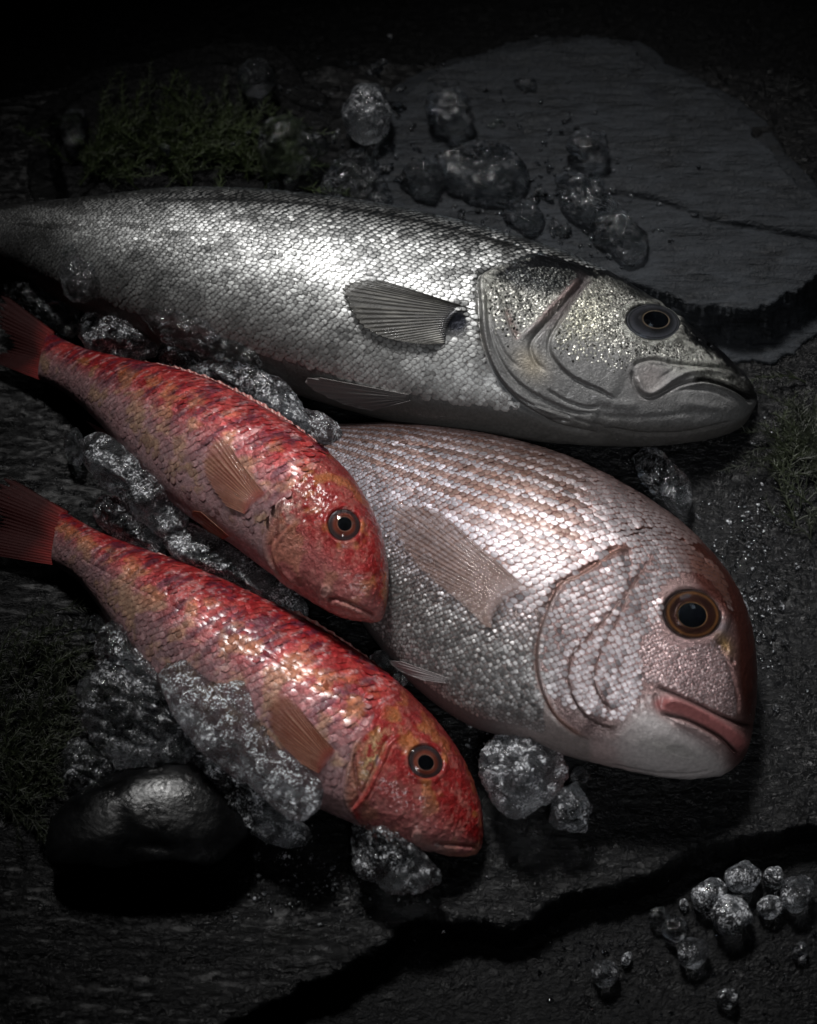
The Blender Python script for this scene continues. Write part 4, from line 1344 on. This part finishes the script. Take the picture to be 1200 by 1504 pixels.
    if key == 'upper':
        f.fin('pectoral_fin', [(390, 727), (380, 735), (369, 743), (360, 755)], [(346, 672), (330, 645), (316, 640), (298, 665), (297, 690), (308, 712), (330, 742)], 22, orange_fin,
              lambda r, t, rp: smooth(-0.04, 0.12, t) * (0.15 + 0.85 * smooth(1.0, 0.9, t)) * np.clip(0.58 - 0.40 * smooth(0.3, 1, t) * (0.6 - 0.4 * rp), 0, 1), lift=(0.0010, 0.0022), split=0.05, ray_h=0.00014)
        f.fin('pelvic_fin', [(336, 788), (328, 792)], [(295, 752), (283, 751), (284, 760), (305, 780)], 5, orange_fin, lambda r, t, rp: 0.9 + 0 * t, lift=(0.0006, 0.0016), ray_h=0.0004)
        f.fin('anal_fin', [(196, 672), (165, 638)], [(160, 650), (126, 618)], 6, lambda r, t, rp, q: np.tile([.34, .14, .14], (len(r), 1)) * (1 + 0.25 * rp[:, None]), lambda r, t, rp: 0.9 + 0 * t,
              lift=(0, 0), z=([0.030, 0.026], [0.016, 0.014]), ray_h=0.0004, K=20)
        tail_b, tail_e, tz = [(80, 488), (58, 558)], [(4, 425), (14, 470), (34, 505), (5, 522), (-30, 540), (-60, 510)], ([0.016, 0.014], [0.010, 0.010, 0.012, 0.010, 0.006, 0.006])
        tail_e = [(2, 428), (-6, 470), (18, 508), (-20, 520), (-60, 512)]
        tz = ([0.016, 0.014], [0.014, 0.012, 0.012, 0.008, 0.006])
        back = [(212, 531), (280, 547), (340, 572), (400, 605), (450, 638), (482, 664)]
        zb = 0.046
    else:
        f.fin('pectoral_fin', [(493, 1104), (486, 1113), (478, 1124), (469, 1136)], [(455, 1060), (425, 1022), (407, 1012), (392, 1030), (392, 1058), (408, 1088), (440, 1120)], 22, orange_fin,
              lambda r, t, rp: smooth(-0.04, 0.12, t) * (0.15 + 0.85 * smooth(1.0, 0.9, t)) * np.clip(0.60 - 0.40 * smooth(0.3, 1, t) * (0.6 - 0.4 * rp), 0, 1), lift=(0.0010, 0.0026), split=0.05, ray_h=0.00014)
        f.fin('anal_fin', [(205, 965), (160, 905)], [(172, 940), (140, 893)], 6, lambda r, t, rp, q: np.tile([.36, .20, .20], (len(r), 1)) * (1 + 0.25 * rp[:, None]), lambda r, t, rp: 0.9 + 0 * t,
              lift=(0, 0), z=([0.016, 0.013], [0.006, 0.006]), ray_h=0.0004, K=20)
        tail_b = [(100, 752), (78, 830)]
        tail_e = [(10, 698), (-20, 730), (-2, 765), (-40, 785), (-70, 806)]
        tz = ([0.015, 0.012], [0.010, 0.010, 0.010, 0.008, 0.006])
        back = [(208, 806), (277, 829), (345, 859), (419, 893), (481, 927), (536, 964), (560, 982)]
        zb = 0.022
    f.fin('caudal_fin', tail_b, tail_e, 22, lambda r, t, rp, q: mixc(mixc(np.tile([.26, .025, .022], (len(r), 1)), [.045, .005, .005], smooth(0.0, 0.4, t)), [.045, .006, .006], np.clip(t * 0.6 - 0.12 * rp + 0.8 * fbm(np.column_stack([r * 30, t * 5, t * 0]), 3, 3), 0, 1)) if True else mixc(np.tile([.12, .010, .009], (len(r), 1)), [.045, .006, .006], np.clip(t * 0.6 - 0.12 * rp + 0.8 * fbm(np.column_stack([r * 30, t * 5, t * 0]), 3, 3), 0, 1)),  # deep red, painted darker outward for the tail's fade into shadow
          lambda r, t, rp: 0.92 - 0.45 * t * (0.6 - 0.4 * rp), lift=(0, 0), z=tz, ray_h=0.00010, split=0.12, wob=0.001, mat=M['tail'])
    # folded dorsal fin: spines lying along the back with a low membrane
    bc = curve(back, 40)
    nx = np.gradient(bc, axis=0)
    nn = np.stack([nx[:, 1], -nx[:, 0]], 1)
    nn /= np.linalg.norm(nn, axis=1)[:, None]
    hgt = 4.5 * np.sin(np.linspace(0.05, math.pi - 0.2, 40)) ** 0.6
    hgt = hgt * (1 + 0.45 * np.sign(np.sin(np.arange(40) * 2.2)) * 0.5)
    mid_z = np.interp(np.linspace(0, 1, 8), np.linspace(0, 1, 3), [0.0, 1.0, 2.0])
    u_of = [np.argmin(np.linalg.norm(f.Q.reshape(f.nu, f.nv, 2)[:, 10] - b, axis=1)) for b in bc[::5]]
    zs = [float(f.C[k, 2]) + 0.004 for k in u_of]
    f.fin('dorsal_fin', (bc + nn * -3).tolist(), (bc + nn * hgt[:, None] + nx / np.linalg.norm(nx, axis=1)[:, None] * -7).tolist(), 26,
          lambda r, t, rp, q: mixc(np.tile([.50, .10, .09], (len(r), 1)), [.66, .42, .38], np.clip(0.5 + 0.6 * rp, 0, 1)), lambda r, t, rp: 0.95 - 0.1 * t, lift=(0.0012, 0.0008), z=(zs, zs), ray_h=0.0008, K=12, split=0.25, per_ray=6)
    f.eye(A['eye'], A['er'][0], A['er'][1], A['ea'], A['pc'], A['pr'], (.20, .07, .06),
          [(0, (.60, .30, .22)), (0.06, (.58, .26, .18)), (0.16, (.42, .09, .045)), (0.42, (.36, .08, .045)), (0.56, (.16, .08, .075)), (0.75, (.07, .05, .05)), (0.88, (.16, .11, .11)), (0.95, (.05, .02, .02)), (1, (.10, .03, .03))], height=0.0026)
    def col_s(q, u, v, row, rnd):
        c = np.ones((len(v), 3)) * (0.75 + 0.5 * rnd)[:, None]
        return c, c * np.array([.86, .72, .72])
    def reg(q, u, v):
        hd = np.clip(side_of(q, OP, 3) * smooth(0.58, 0.62, u) + smooth(0.66, 0.70, u - 0.10 * (0.5 - v)), 0, 1)
        return (hd < 0.5) & (v < 0.66 + 0.22 * rng.random(len(v)))
    f.scales(25, reg, col_s, size=1.06, aspect=1.5, tilt=0.07, tilt_rand=0.06, dome=0.02, rim=0.70, slant=0.04, pitch=1.0, lift=0.00012, colv=lambda P, v, q: mullet_pigment(P, v, q, A['seed'], A['orange']),
             parf=lambda q, v: np.column_stack([0.22 - 0.12 * smooth(0.7, 0.95, v), 0.43 + 0 * v, 0.40 + 0 * v]))
    return f
mullet_a = build_mullet('upper')
mullet_b = build_mullet('lower')
# ------------------------------------------------------------------ ice
def sphere_grid(nt, nph):
    th = np.linspace(0, 2 * math.pi, nt, endpoint=False)
    ph = np.linspace(-math.pi / 2, math.pi / 2, nph + 2)[1:-1]
    return th, ph

def ice(outline, z, h, mat, label, seed, centre=None, facets=0.4, n_planes=22, fine=0.075, coarse=0.14, ridged=0.0, res=(88, 50), flat=0.75, name='ice_chunk', group='ice chunks among the fish', ang=None, cat='ice'):
    """chunk of ice with the traced outline, its widest level at z and half height h (metres)"""
    o = curve(np.vstack([outline, outline[:1]]), 120)[:-1]
    c = o.mean(0) if centre is None else np.array(centre, float)
    w = at(o, z)[:, :2]
    c3 = at([c], z)[0]
    rel = w - c3[:2]
    a = np.arctan2(rel[:, 1], rel[:, 0])
    r = np.linalg.norm(rel, axis=1)
    k = np.argsort(a)
    a, r = a[k], r[k]
    th, ph = sphere_grid(*res)
    th = np.arctan2(np.sin(th), np.cos(th))
    R = np.interp(th, np.r_[a - 2 * math.pi, a, a + 2 * math.pi], np.r_[r, r, r])
    rg = np.random.default_rng(seed)
    TH, PH = np.meshgrid(th, ph, indexing='ij')
    RR = np.broadcast_to(R[:, None], TH.shape)
    d = np.stack([np.cos(PH) * np.cos(TH), np.cos(PH) * np.sin(TH), np.sin(PH)], -1).reshape(-1, 3)
    # broken faces: planes that shave the rounded form
    pl = rg.normal(size=(n_planes, 3))
    pl /= np.linalg.norm(pl, axis=1)[:, None]
    cut = 1 - facets * (0.35 + 0.65 * rg.random(n_planes))
    dots = d @ pl.T
    lim = np.where(dots > 0.05, cut[None] / np.maximum(dots, 0.05), 9.0)
    s = np.minimum(1.0, lim.min(1))
    equ = np.exp(-(PH.ravel() / 0.33) ** 2)             # keep the traced outline at the widest level
    s = s * (1 - equ) + equ * np.maximum(s, 0.94)
    rad = RR.ravel().mean()
    X = d[:, 0] * RR.ravel()
    Y = d[:, 1] * RR.ravel()
    Z = np.sign(d[:, 2]) * np.abs(d[:, 2]) ** flat * h
    P = np.stack([X, Y, Z], 1) * s[:, None]
    nz = coarse * fbm(P * 110 + seed, seed, 4) + fine * fbm(P * 420 + seed, seed + 5, 4, 0.65) + fine * 0.45 * fbm(P * 1200, seed + 8, 2)
    if ridged:
        w_ = P[:, 0] * 0.4 + P[:, 1] * 0.9 + 0.004 * fbm(P * 90, seed + 2, 3)
        nz = nz + ridged * np.abs(np.sin(w_ * 520)) * (0.6 + 0.5 * fbm(P * 130, seed + 3, 2))
    nrm = P / np.linalg.norm(P, axis=1)[:, None]
    P = P + nrm * (nz * min(rad, h * 2.2))[:, None]
    V = P + np.array([c3[0], c3[1], z])
    nt, nph = res
    F = grid_faces(nph, nt, wrap=True)
    idx = (np.arange(nt)[None, :] * nph + np.arange(nph)[:, None]).ravel()
    V = V[idx]
    top, bot = V[-nt:].mean(0), V[:nt].mean(0)
    n0 = len(V)
    V = np.vstack([V, top, bot])
    F = F.tolist()
    F += [[(nph - 1) * nt + j, (nph - 1) * nt + (j + 1) % nt, n0] for j in range(nt)]
    F += [[(j + 1) % nt, j, n0 + 1] for j in range(nt)]
    ob = mesh_obj(name, V, F, mat, closed=True)
    return tag(ob, label, cat, group)

def oval(cx, cy, rx, ry, ang=0.0, n=14, jag=0.08, seed=0):
    rg = np.random.default_rng(seed + 1000)
    t = np.arange(n) / n * 2 * math.pi
    r = 1 + jag * rg.normal(size=n)
    x, y = np.cos(t) * rx * r, np.sin(t) * ry * r
    ca, sa = math.cos(ang), math.sin(ang)
    return np.stack([cx + x * ca - y * sa, cy + x * sa + y * ca], 1)

CL, MD, FR, BD = M['ice_clear'], M['ice_mid'], M['ice_frost'], M['ice_bead']
FC = M['ice_far'] = ice_material('dark_clear_ice', 0.07, 0.02, 0.6, 150.0)
# along the bass belly
ice([(112, 488), (122, 462), (150, 452), (185, 458), (215, 478), (237, 500), (236, 522), (205, 532), (165, 532), (128, 520)], 0.026, 0.015, FR, 'pale cloudy ice lump between silver belly and upper red tail', 1)
ice([(232, 492), (262, 495), (290, 515), (300, 540), (270, 552), (235, 536)], 0.030, 0.012, MD, 'dark clear ice bit in the gap right of the pale lump', 2)
ice([(200, 462), (232, 432), (275, 410), (310, 420), (335, 455), (338, 500), (322, 528), (285, 520), (240, 500)], 0.048, 0.010, CL, 'glassy ice sheet melting on the lower flank of the silver fish', 3, facets=0.2, fine=0.06)
ice([(300, 470), (320, 450), (352, 448), (375, 470), (386, 505), (392, 545), (362, 560), (322, 545), (302, 515)], 0.044, 0.012, CL, 'dark rimmed clear ice piece at the belly edge of the silver fish', 4, facets=0.2, fine=0.06)
ice([(270, 540), (300, 528), (345, 526), (385, 540), (420, 568), (445, 598), (452, 634), (410, 618), (360, 590), (310, 568)], 0.040, 0.013, FR, 'crushed ice strip between silver belly and back of the upper red fish', 5)
ice([(405, 572), (438, 600), (470, 606), (500, 626), (508, 645), (478, 652), (440, 640), (415, 612)], 0.038, 0.013, FR, 'sparkling ice rubble where silver belly, pink back and red back meet', 6)
ice([(82, 398), (92, 356), (118, 332), (146, 340), (162, 375), (160, 412), (136, 440), (104, 440)], 0.046, 0.009, CL, 'clear dome of ice on the tail stalk of the silver fish', 7, facets=0.12, fine=0.06)
ice([(2, 420), (25, 403), (55, 410), (80, 432), (100, 462), (88, 484), (50, 470), (15, 450)], 0.010, 0.011, CL, 'dim clear ice behind the upper red tail fin', 8)
ice([(70, 450), (100, 446), (118, 462), (112, 490), (88, 492)], 0.008, 0.009, MD, 'small dim ice bit between red tail stalk and pale lump', 9)
# between the mullets
ice([(118, 650), (150, 642), (178, 660), (215, 690), (262, 722), (285, 752), (278, 782), (240, 792), (205, 768), (172, 730), (140, 700), (122, 676)], 0.034, 0.018, FR, 'long frosted ice block below the belly of the upper red fish', 10, coarse=0.16)
ice([(152, 725), (180, 735), (212, 765), (246, 796), (240, 828), (190, 808), (150, 776), (135, 745)], 0.022, 0.013, MD, 'glinting ice piece above the back of the lowest red fish', 11)
ice([(236, 790), (262, 768), (300, 778), (350, 810), (400, 842), (440, 872), (462, 900), (445, 912), (400, 894), (350, 868), (300, 846), (250, 822)], 0.028, 0.016, FR, 'grainy strip of crushed ice squeezed between the two red fish', 12, coarse=0.1, fine=0.08)
ice([(92, 640), (112, 628), (124, 650), (120, 684), (100, 676)], 0.010, 0.009, CL, 'small clear ice bit at the anal fin of the upper red fish', 13)
# lower left
ice([(112, 1022), (128, 992), (160, 972), (202, 968), (245, 996), (275, 1040), (290, 1085), (270, 1120), (210, 1128), (160, 1112), (128, 1070)], 0.026, 0.022, MD, 'large ridged clear ice block left of the lowest red fish', 14, ridged=0.16, fine=0.06)
ice([(135, 960), (140, 930), (165, 915), (200, 935), (232, 965), (250, 1000), (220, 1008), (180, 992), (150, 984)], 0.026, 0.013, MD, 'rough ice piece under the belly edge at the anal fin of the lowest red fish', 15, coarse=0.15)
ice([(90, 1110), (110, 1085), (140, 1100), (170, 1130), (176, 1160), (140, 1178), (104, 1160)], 0.016, 0.016, MD, 'dark rippled ice piece beside the seaweed and the black pebble', 16, ridged=0.16)
ice([(118, 920), (140, 902), (156, 915), (150, 938), (128, 944)], 0.012, 0.010, CL, 'tiny glittering ice bit above the ridged block', 17)
ice([(232, 985), (262, 960), (300, 985), (338, 968), (362, 962), (376, 985), (382, 1030), (392, 1070), (412, 1096), (440, 1116), (470, 1140), (480, 1165), (470, 1196), (440, 1206), (410, 1192), (372, 1160), (330, 1130), (288, 1100), (258, 1060), (240, 1020)],
    0.046, 0.011, FR, 'long frosted slab of ice lying over the belly of the lowest red fish', 18, centre=(352, 1090), facets=0.2, coarse=0.10, fine=0.06, res=(140, 60))
ice([(262, 1085), (300, 1105), (345, 1140), (395, 1178), (440, 1205), (462, 1228), (440, 1246), (400, 1244), (360, 1215), (315, 1168), (275, 1125)], 0.022, 0.016, FR, 'wet ice rubble under the long slab, behind the black pebble', 19, coarse=0.16)
# at the mullet's chin
ice([(515, 1210), (524, 1190), (548, 1186), (572, 1198), (600, 1228), (635, 1262), (652, 1292), (630, 1310), (590, 1316), (545, 1300), (516, 1275)], 0.020, 0.020, MD, 'pointed ice block leaning on the chin of the lowest red fish', 20, facets=0.4)
# right of the mullet's head
ice([(702, 1108), (715, 1084), (745, 1074), (790, 1086), (825, 1104), (838, 1135), (822, 1165), (790, 1190), (755, 1204), (722, 1180), (704, 1145)], 0.030, 0.024, FR, 'rounded crackled ice lump between lowest red snout and pink belly', 21, coarse=0.1, fine=0.07)
ice(oval(838, 1188, 34, 34, 0, seed=2), 0.020, 0.015, MD, 'small round clear ice piece beside the crackled lump', 22, facets=0.25)
ice(oval(852, 1140, 14, 13, 0.3, seed=3), 0.006, 0.006, CL, 'tiny ice bit under the belly of the pink fish', 23)
ice([(540, 965), (562, 958), (590, 975), (604, 1000), (590, 1012), (562, 992)], 0.026, 0.008, MD, 'thin bright ice sliver between lowest red back and pink belly', 24)
ice([(925, 672), (955, 655), (990, 680), (1018, 715), (1010, 752), (975, 735), (940, 705)], 0.010, 0.010, CL, 'dim glassy ice behind the forehead of the pink fish', 25)
# background, out of focus
far = 'ice lumps behind the silver fish'
ice(oval(540, 168, 38, 38, 0, seed=5, jag=0.04), 0.034, 0.016, MD, 'smooth round ice ball, the highest one behind the silver back', 26, facets=0.15, fine=0.04, group=far, res=(64, 38))
ice(oval(425, 212, 55, 40, 0.2, seed=6), 0.028, 0.016, FC, 'dim ice lump just right of the green seaweed tuft', 27, group=far, res=(64, 38))
ice([(468, 285), (480, 250), (505, 222), (525, 216), (550, 240), (580, 290), (560, 312), (500, 310)], 0.024, 0.016, CL, 'pointed ice lump touching the silver back', 28, group=far, res=(64, 38))
ice(oval(660, 160, 42, 32, 0.3, seed=8), 0.036, 0.014, FC, 'dark ice lump to the right of the smooth ice ball', 29, group=far, res=(64, 38))
ice(oval(712, 250, 66, 42, 0.15, seed=9), 0.032, 0.016, FC, 'widest glittering ice lump behind the middle of the silver fish', 30, group=far, res=(64, 38))
ice(oval(865, 214, 36, 26, 0.1, seed=10), 0.034, 0.010, FC, 'faint ice lump melting on the grooved grey slab', 31, group=far, res=(64, 38))
ice(oval(862, 290, 48, 32, 0.5, seed=11), 0.032, 0.012, FC, 'clear ice lump at the edge of the grey slab above the silver nape', 32, group=far, res=(64, 38))
ice(oval(910, 348, 50, 30, 0.6, seed=12), 0.030, 0.011, FC, 'nearly black glassy ice lump just behind the silver head', 33, group=far, res=(64, 38))
ice(oval(378, 112, 30, 30, 0.2, seed=13), 0.026, 0.012, FC, 'faint far ice lump above the seaweed tuft', 34, group=far, res=(64, 38))
ice(oval(622, 262, 34, 26, 0.2, seed=14), 0.030, 0.011, FC, 'dark small ice lump between the pointed and the widest one', 35, group=far, res=(64, 38))
ice(oval(770, 315, 36, 20, 0.4, seed=15), 0.030, 0.010, FC, 'low ice lump hugging the dark ridge of the silver back', 36, group=far, res=(64, 38))
ice(oval(108, 190, 22, 34, 0.1, seed=16), 0.018, 0.010, FC, 'faint ice piece at the broken corner of the dim slab', 37, group=far, res=(64, 38))
# loose pieces on the lower stone
low = 'small ice pieces on the lower stone'
BEADS = [((1092, 1288), 30, 24, -0.3, 'oval frosty ice piece at the top of the cluster of three', BD), ((1042, 1315), 29, 25, -0.5, 'blocky ice cube leaning on the left of the cluster', BD),
         ((1074, 1346), 34, 31, 0.2, 'largest ice piece at the bottom of the cluster', BD), ((1137, 1289), 17, 19, 0.3, 'little knobby ice bit between oval piece and edge one', BD),
         ((1130, 1332), 21, 19, 0.1, 'small faceted ice piece right of the largest one', BD), ((1170, 1312), 27, 29, 0.2, 'big round ice piece nearest the frame edge', MD),
         ((992, 1365), 21, 20, 0.0, 'clear bead of ice above the round one, left of the cluster', CL), ((1018, 1399), 26, 24, 0.1, 'round clear ice bead below the smaller one', MD),
         ((889, 1429), 23, 21, 0.0, 'lone ice bead set farthest from the cluster towards the rock ledge', MD), ((1069, 1466), 18, 17, 0.2, 'lowest ice bead by the bottom of the frame', MD),
         ((968, 1346), 17, 16, 0.0, 'dark nearly invisible ice bead behind the clear one', CL), ((920, 1408), 9, 11, 0.4, 'tiny whitish ice crumb above the lone bead', BD),
         ((1004, 1328), 8, 9, 0.4, 'tiny ice crumb left of the blocky cube', BD), ((1175, 1397), 14, 14, 0.4, 'dim ice bead under the big round piece', CL),
         ((1090, 1318), 17, 12, 0.0, 'dark ice bit wedged in the middle of the cluster', CL)]
for i, (c, rx, ry, a, lab, mt) in enumerate(BEADS):
    hh = (rx + ry) / 2 * PX * 0.85
    zz = GZ + hh * 0.9
    ice(oval(c[0], c[1], rx * 0.94, ry * 0.94, a, 10, 0.05, 40 + i), zz, hh, mt, lab, 60 + i, facets=0.30, n_planes=10, fine=0.03, coarse=0.05, res=(64, 40), group=low)

# crumbs and water beads, too many to count
def crumbs(name, spots, n, size, mat, seed, z_of, label, cat):
    rg = np.random.default_rng(seed)
    V, F = [], []
    base_v = []
    for (cx, cy, sx, sy, w) in spots:
        k = int(n * w)
        q = np.column_stack([rg.normal(cx, sx, k), rg.normal(cy, sy, k)])
        base_v.append(q)
    q = np.vstack(base_v)
    p = at(q, z_of)
    nt, nr = 7, 3
    tmpl = []
    for j in range(nr):
        e = j / nr * math.pi / 2
        for i in range(nt):
            t = i / nt * 2 * math.pi
            tmpl.append((math.cos(e) * math.cos(t), math.cos(e) * math.sin(t), math.sin(e)))
    tmpl.append((0, 0, 1))
    tmpl = np.array(tmpl)
    tf = []
    for j in range(nr - 1):
        for i in range(nt):
            i2 = (i + 1) % nt
            tf.append([j * nt + i, j * nt + i2, (j + 1) * nt + i2, (j + 1) * nt + i])
    tf += [[(nr - 1) * nt + i, (nr - 1) * nt + (i + 1) % nt, nr * nt] for i in range(nt)]
    tf.append(list(range(nt - 1, -1, -1)))
    for k, c in enumerate(p):
        s = size * math.exp(rg.normal(0, 0.45))
        T = tmpl * (1 + rg.normal(0, 0.16, (len(tmpl), 1)))
        a = rg.random() * 6.3
        ca, sa = math.cos(a), math.sin(a)
        el = 0.7 + rg.random() * 0.8
        x, y = T[:, 0] * el, T[:, 1] / el
        v = np.column_stack([x * ca - y * sa, x * sa + y * ca, T[:, 2] * 0.7]) * s + c
        off = len(V) * len(tmpl)
        V.append(v)
        F += [[i + off for i in f] for f in tf]
    ob = mesh_obj(name, np.vstack(V), F, mat, kind='stuff', closed=True)
    ob['label'] = label
    ob['category'] = cat
    return ob
crumbs('ice_crumbs', [(1120, 860, 38, 90, .3), (1085, 760, 40, 35, .08), (470, 1290, 100, 32, .22), (410, 1250, 40, 30, .1), (200, 860, 60, 60, .05), (130, 740, 40, 50, .07), (690, 1110, 30, 40, .05), (230, 800, 50, 26, .08), (430, 640, 50, 30, 0.05)],
       1500, 0.0006, M['ice_mid'], 5, 0.0004, 'fine crushed ice and meltwater beads scattered over the wet slate around the fish', 'crushed ice')
crumbs('water_droplets', [(1000, 1420, 120, 50, .6), (1150, 1380, 50, 50, .2), (860, 1400, 50, 30, .2)], 260, 0.0006, M['water'], 6, GZ + 0.0004,
       'tiny water beads on the dark lower stone around the loose ice', 'water drops')
crumbs('ice_crumbs', [(620, 200, 120, 60, .5), (760, 300, 80, 35, .3), (860, 330, 60, 30, .2)], 420, 0.0016, M['ice_clear'], 8, 0.026,
       'blurred crushed ice lying behind the silver fish', 'crushed ice')
# ------------------------------------------------------------------ pebble
def pebble():
    out = [(68, 1260), (72, 1215), (100, 1178), (150, 1148), (200, 1127), (262, 1120), (315, 1128), (352, 1152), (374, 1185), (377, 1225), (364, 1255), (335, 1280), (285, 1294), (205, 1298), (120, 1290), (80, 1278)]
    z, h = 0.016, 0.019
    o = curve(np.vstack([out, out[:1]]), 120)[:-1]
    w = at(o, z)[:, :2]
    c = w.mean(0)
    rel = w - c
    a, r = np.arctan2(rel[:, 1], rel[:, 0]), np.linalg.norm(rel, axis=1)
    k = np.argsort(a)
    th, ph = sphere_grid(200, 110)
    th = np.arctan2(np.sin(th), np.cos(th))
    R = np.interp(th, np.r_[a[k] - 2 * math.pi, a[k], a[k] + 2 * math.pi], np.r_[r[k]] .tolist() * 3)
    TH, PH = np.meshgrid(th, ph, indexing='ij')
    RR = np.broadcast_to(R[:, None], TH.shape).ravel()
    d = np.stack([np.cos(PH) * np.cos(TH), np.cos(PH) * np.sin(TH), np.sin(PH)], -1).reshape(-1, 3)
    P = np.column_stack([d[:, 0] * RR, d[:, 1] * RR, np.sign(d[:, 2]) * np.abs(d[:, 2]) ** 0.8 * h])
    q = proj(P + [c[0], c[1], z])
    # the camera side is hollowed: a rim, then a steep dark face
    rim = [(60, 1272), (130, 1268), (165, 1275), (205, 1266), (260, 1262), (310, 1270), (345, 1240), (380, 1210)]
    dd, sd, _ = seg_dist(q, curve(rim, 50))
    below = smooth(0, 22, -dd * sd) * (d[:, 2] > -0.2)
    P[:, 2] -= 0.010 * below
    nrm = d
    dent = 0.0013 * blob(q, (182, 1225), 14, 40, -0.15) + 0.0018 * blob(q, (232, 1245), 40, 10, 0.1) + 0.0006 * blob(q, (215, 1205), 12, 34, 0.5)
    P -= nrm * dent[:, None]
    P += nrm * (0.0007 * fbm(P * 32, 91, 3) + 0.00012 * fbm(P * 400, 92, 3))[:, None]
    V = P + np.array([c[0], c[1], z])
    V[:, 2] = np.maximum(V[:, 2], -0.001)
    nt, nph = 200, 110
    F = grid_faces(nph, nt, wrap=True)
    idx = (np.arange(nt)[None, :] * nph + np.arange(nph)[:, None]).ravel()
    V = V[idx]
    n0 = len(V)
    V = np.vstack([V, V[-nt:].mean(0), V[:nt].mean(0)])
    F = F.tolist() + [[(nph - 1) * nt + j, (nph - 1) * nt + (j + 1) % nt, n0] for j in range(nt)] + [[(j + 1) % nt, j, n0 + 1] for j in range(nt)]
    tag(mesh_obj('pebble', V, F, M['pebble'], closed=True), 'smooth black pebble with a dented glossy front, in the lower corner on the slate', 'stone')
pebble()

# ------------------------------------------------------------------ seaweed
def leaf_mat():
    m, nt, N, L, P = new_mat('seaweed_green')
    col = node(nt, 'ShaderNodeAttribute', attribute_name='Col')
    L.new(col.outputs['Color'], P.inputs['Base Color'])
    P.inputs['Roughness'].default_value = 0.5
    return m
M['weed'] = leaf_mat()

def weed(spots, n, length, z, seed, green, label, direction, spread=0.9, leaf=0.006, rise=0.6):
    """tuft > fronds; every frond is a curved stem with fine needles along it"""
    rg = np.random.default_rng(seed)
    c = at([np.mean([s[:2] for s in spots], 0)], z)[0]
    root = thing('seaweed_tuft', c, label, 'seaweed', 'seaweed tufts on the slate')
    V, F, C = [], [], []
    def blade(p0, p1, w0, w1, colr):
        d = p1 - p0
        s = np.cross(d, [0, 0, 1.0])
        s = s / max(np.linalg.norm(s), 1e-9)
        up = np.cross(s, d)
        up = up / max(np.linalg.norm(up), 1e-9)
        b = len(V)
        for p, w in ((p0, w0), (p1, w1)):
            for k in range(3):
                a = k * 2.094
                V.append(p + (s * math.cos(a) + up * math.sin(a)) * w)
                C.append(colr)
        for k in range(3):
            k2 = (k + 1) % 3
            F.append([b + k, b + k2, b + 3 + k2, b + 3 + k])
    for i in range(n):
        sp = spots[rg.integers(len(spots))]
        q = rg.normal(sp[:2], sp[2:4])
        p = at([q], z + 0.001)[0]
        a = direction + rg.normal(0, spread)
        L_ = length * (0.5 + 0.8 * rg.random())
        seg = 9
        dz = rise * (0.4 + 0.8 * rg.random())
        g = np.array(green) * (0.5 + 1.0 * rg.random())
        for k in range(seg):
            step = np.array([math.cos(a), math.sin(a), dz * (1 - 1.5 * k / seg)])
            p2 = p + step * L_ / seg
            a += rg.normal(0, 0.22)
            wd = 0.0006 * (1 - k / seg * 0.6)
            blade(p, p2, wd, wd * 0.85, g)
            if k > 0:
                for side in (-1, 1, -1, 1):
                    t = rg.random()
                    b = a + side * (0.5 + 0.5 * rg.random())
                    q0 = p * (1 - t) + p2 * t
                    ll = leaf * (0.5 + rg.random()) * (1.1 - k / seg * 0.6)
                    q1 = q0 + np.array([math.cos(b), math.sin(b), rg.normal(0.3, 0.4)]) * ll
                    blade(q0, q1, 0.00040, 0.0001, g * (0.8 + 0.5 * rg.random()))
            p = p2
    mesh_obj('fronds', np.array(V), F, M['weed'], root, col=np.array(C), kind='stuff')
weed([(160, 235, 26, 22), (250, 220, 45, 26), (330, 230, 50, 24), (290, 200, 35, 20), (390, 250, 28, 16)], 210, 0.034, 0.012, 3, (.034, .052, .012), 'mossy green seaweed tuft behind the tail half of the silver fish', 1.2, 1.0)
weed([(40, 990, 30, 40), (60, 1060, 35, 50), (30, 1130, 30, 40), (10, 1180, 20, 30)], 110, 0.040, 0.001, 5, (.016, .022, .008), 'feathery dark seaweed spreading beside the ridged ice block', 0.5, 0.9)
weed([(1160, 690, 20, 30), (1190, 730, 18, 40), (1198, 650, 12, 30)], 55, 0.032, 0.001, 9, (.016, .022, .008), 'sparse dark seaweed at the frame edge between the two big fish snouts', 1.9, 0.9)
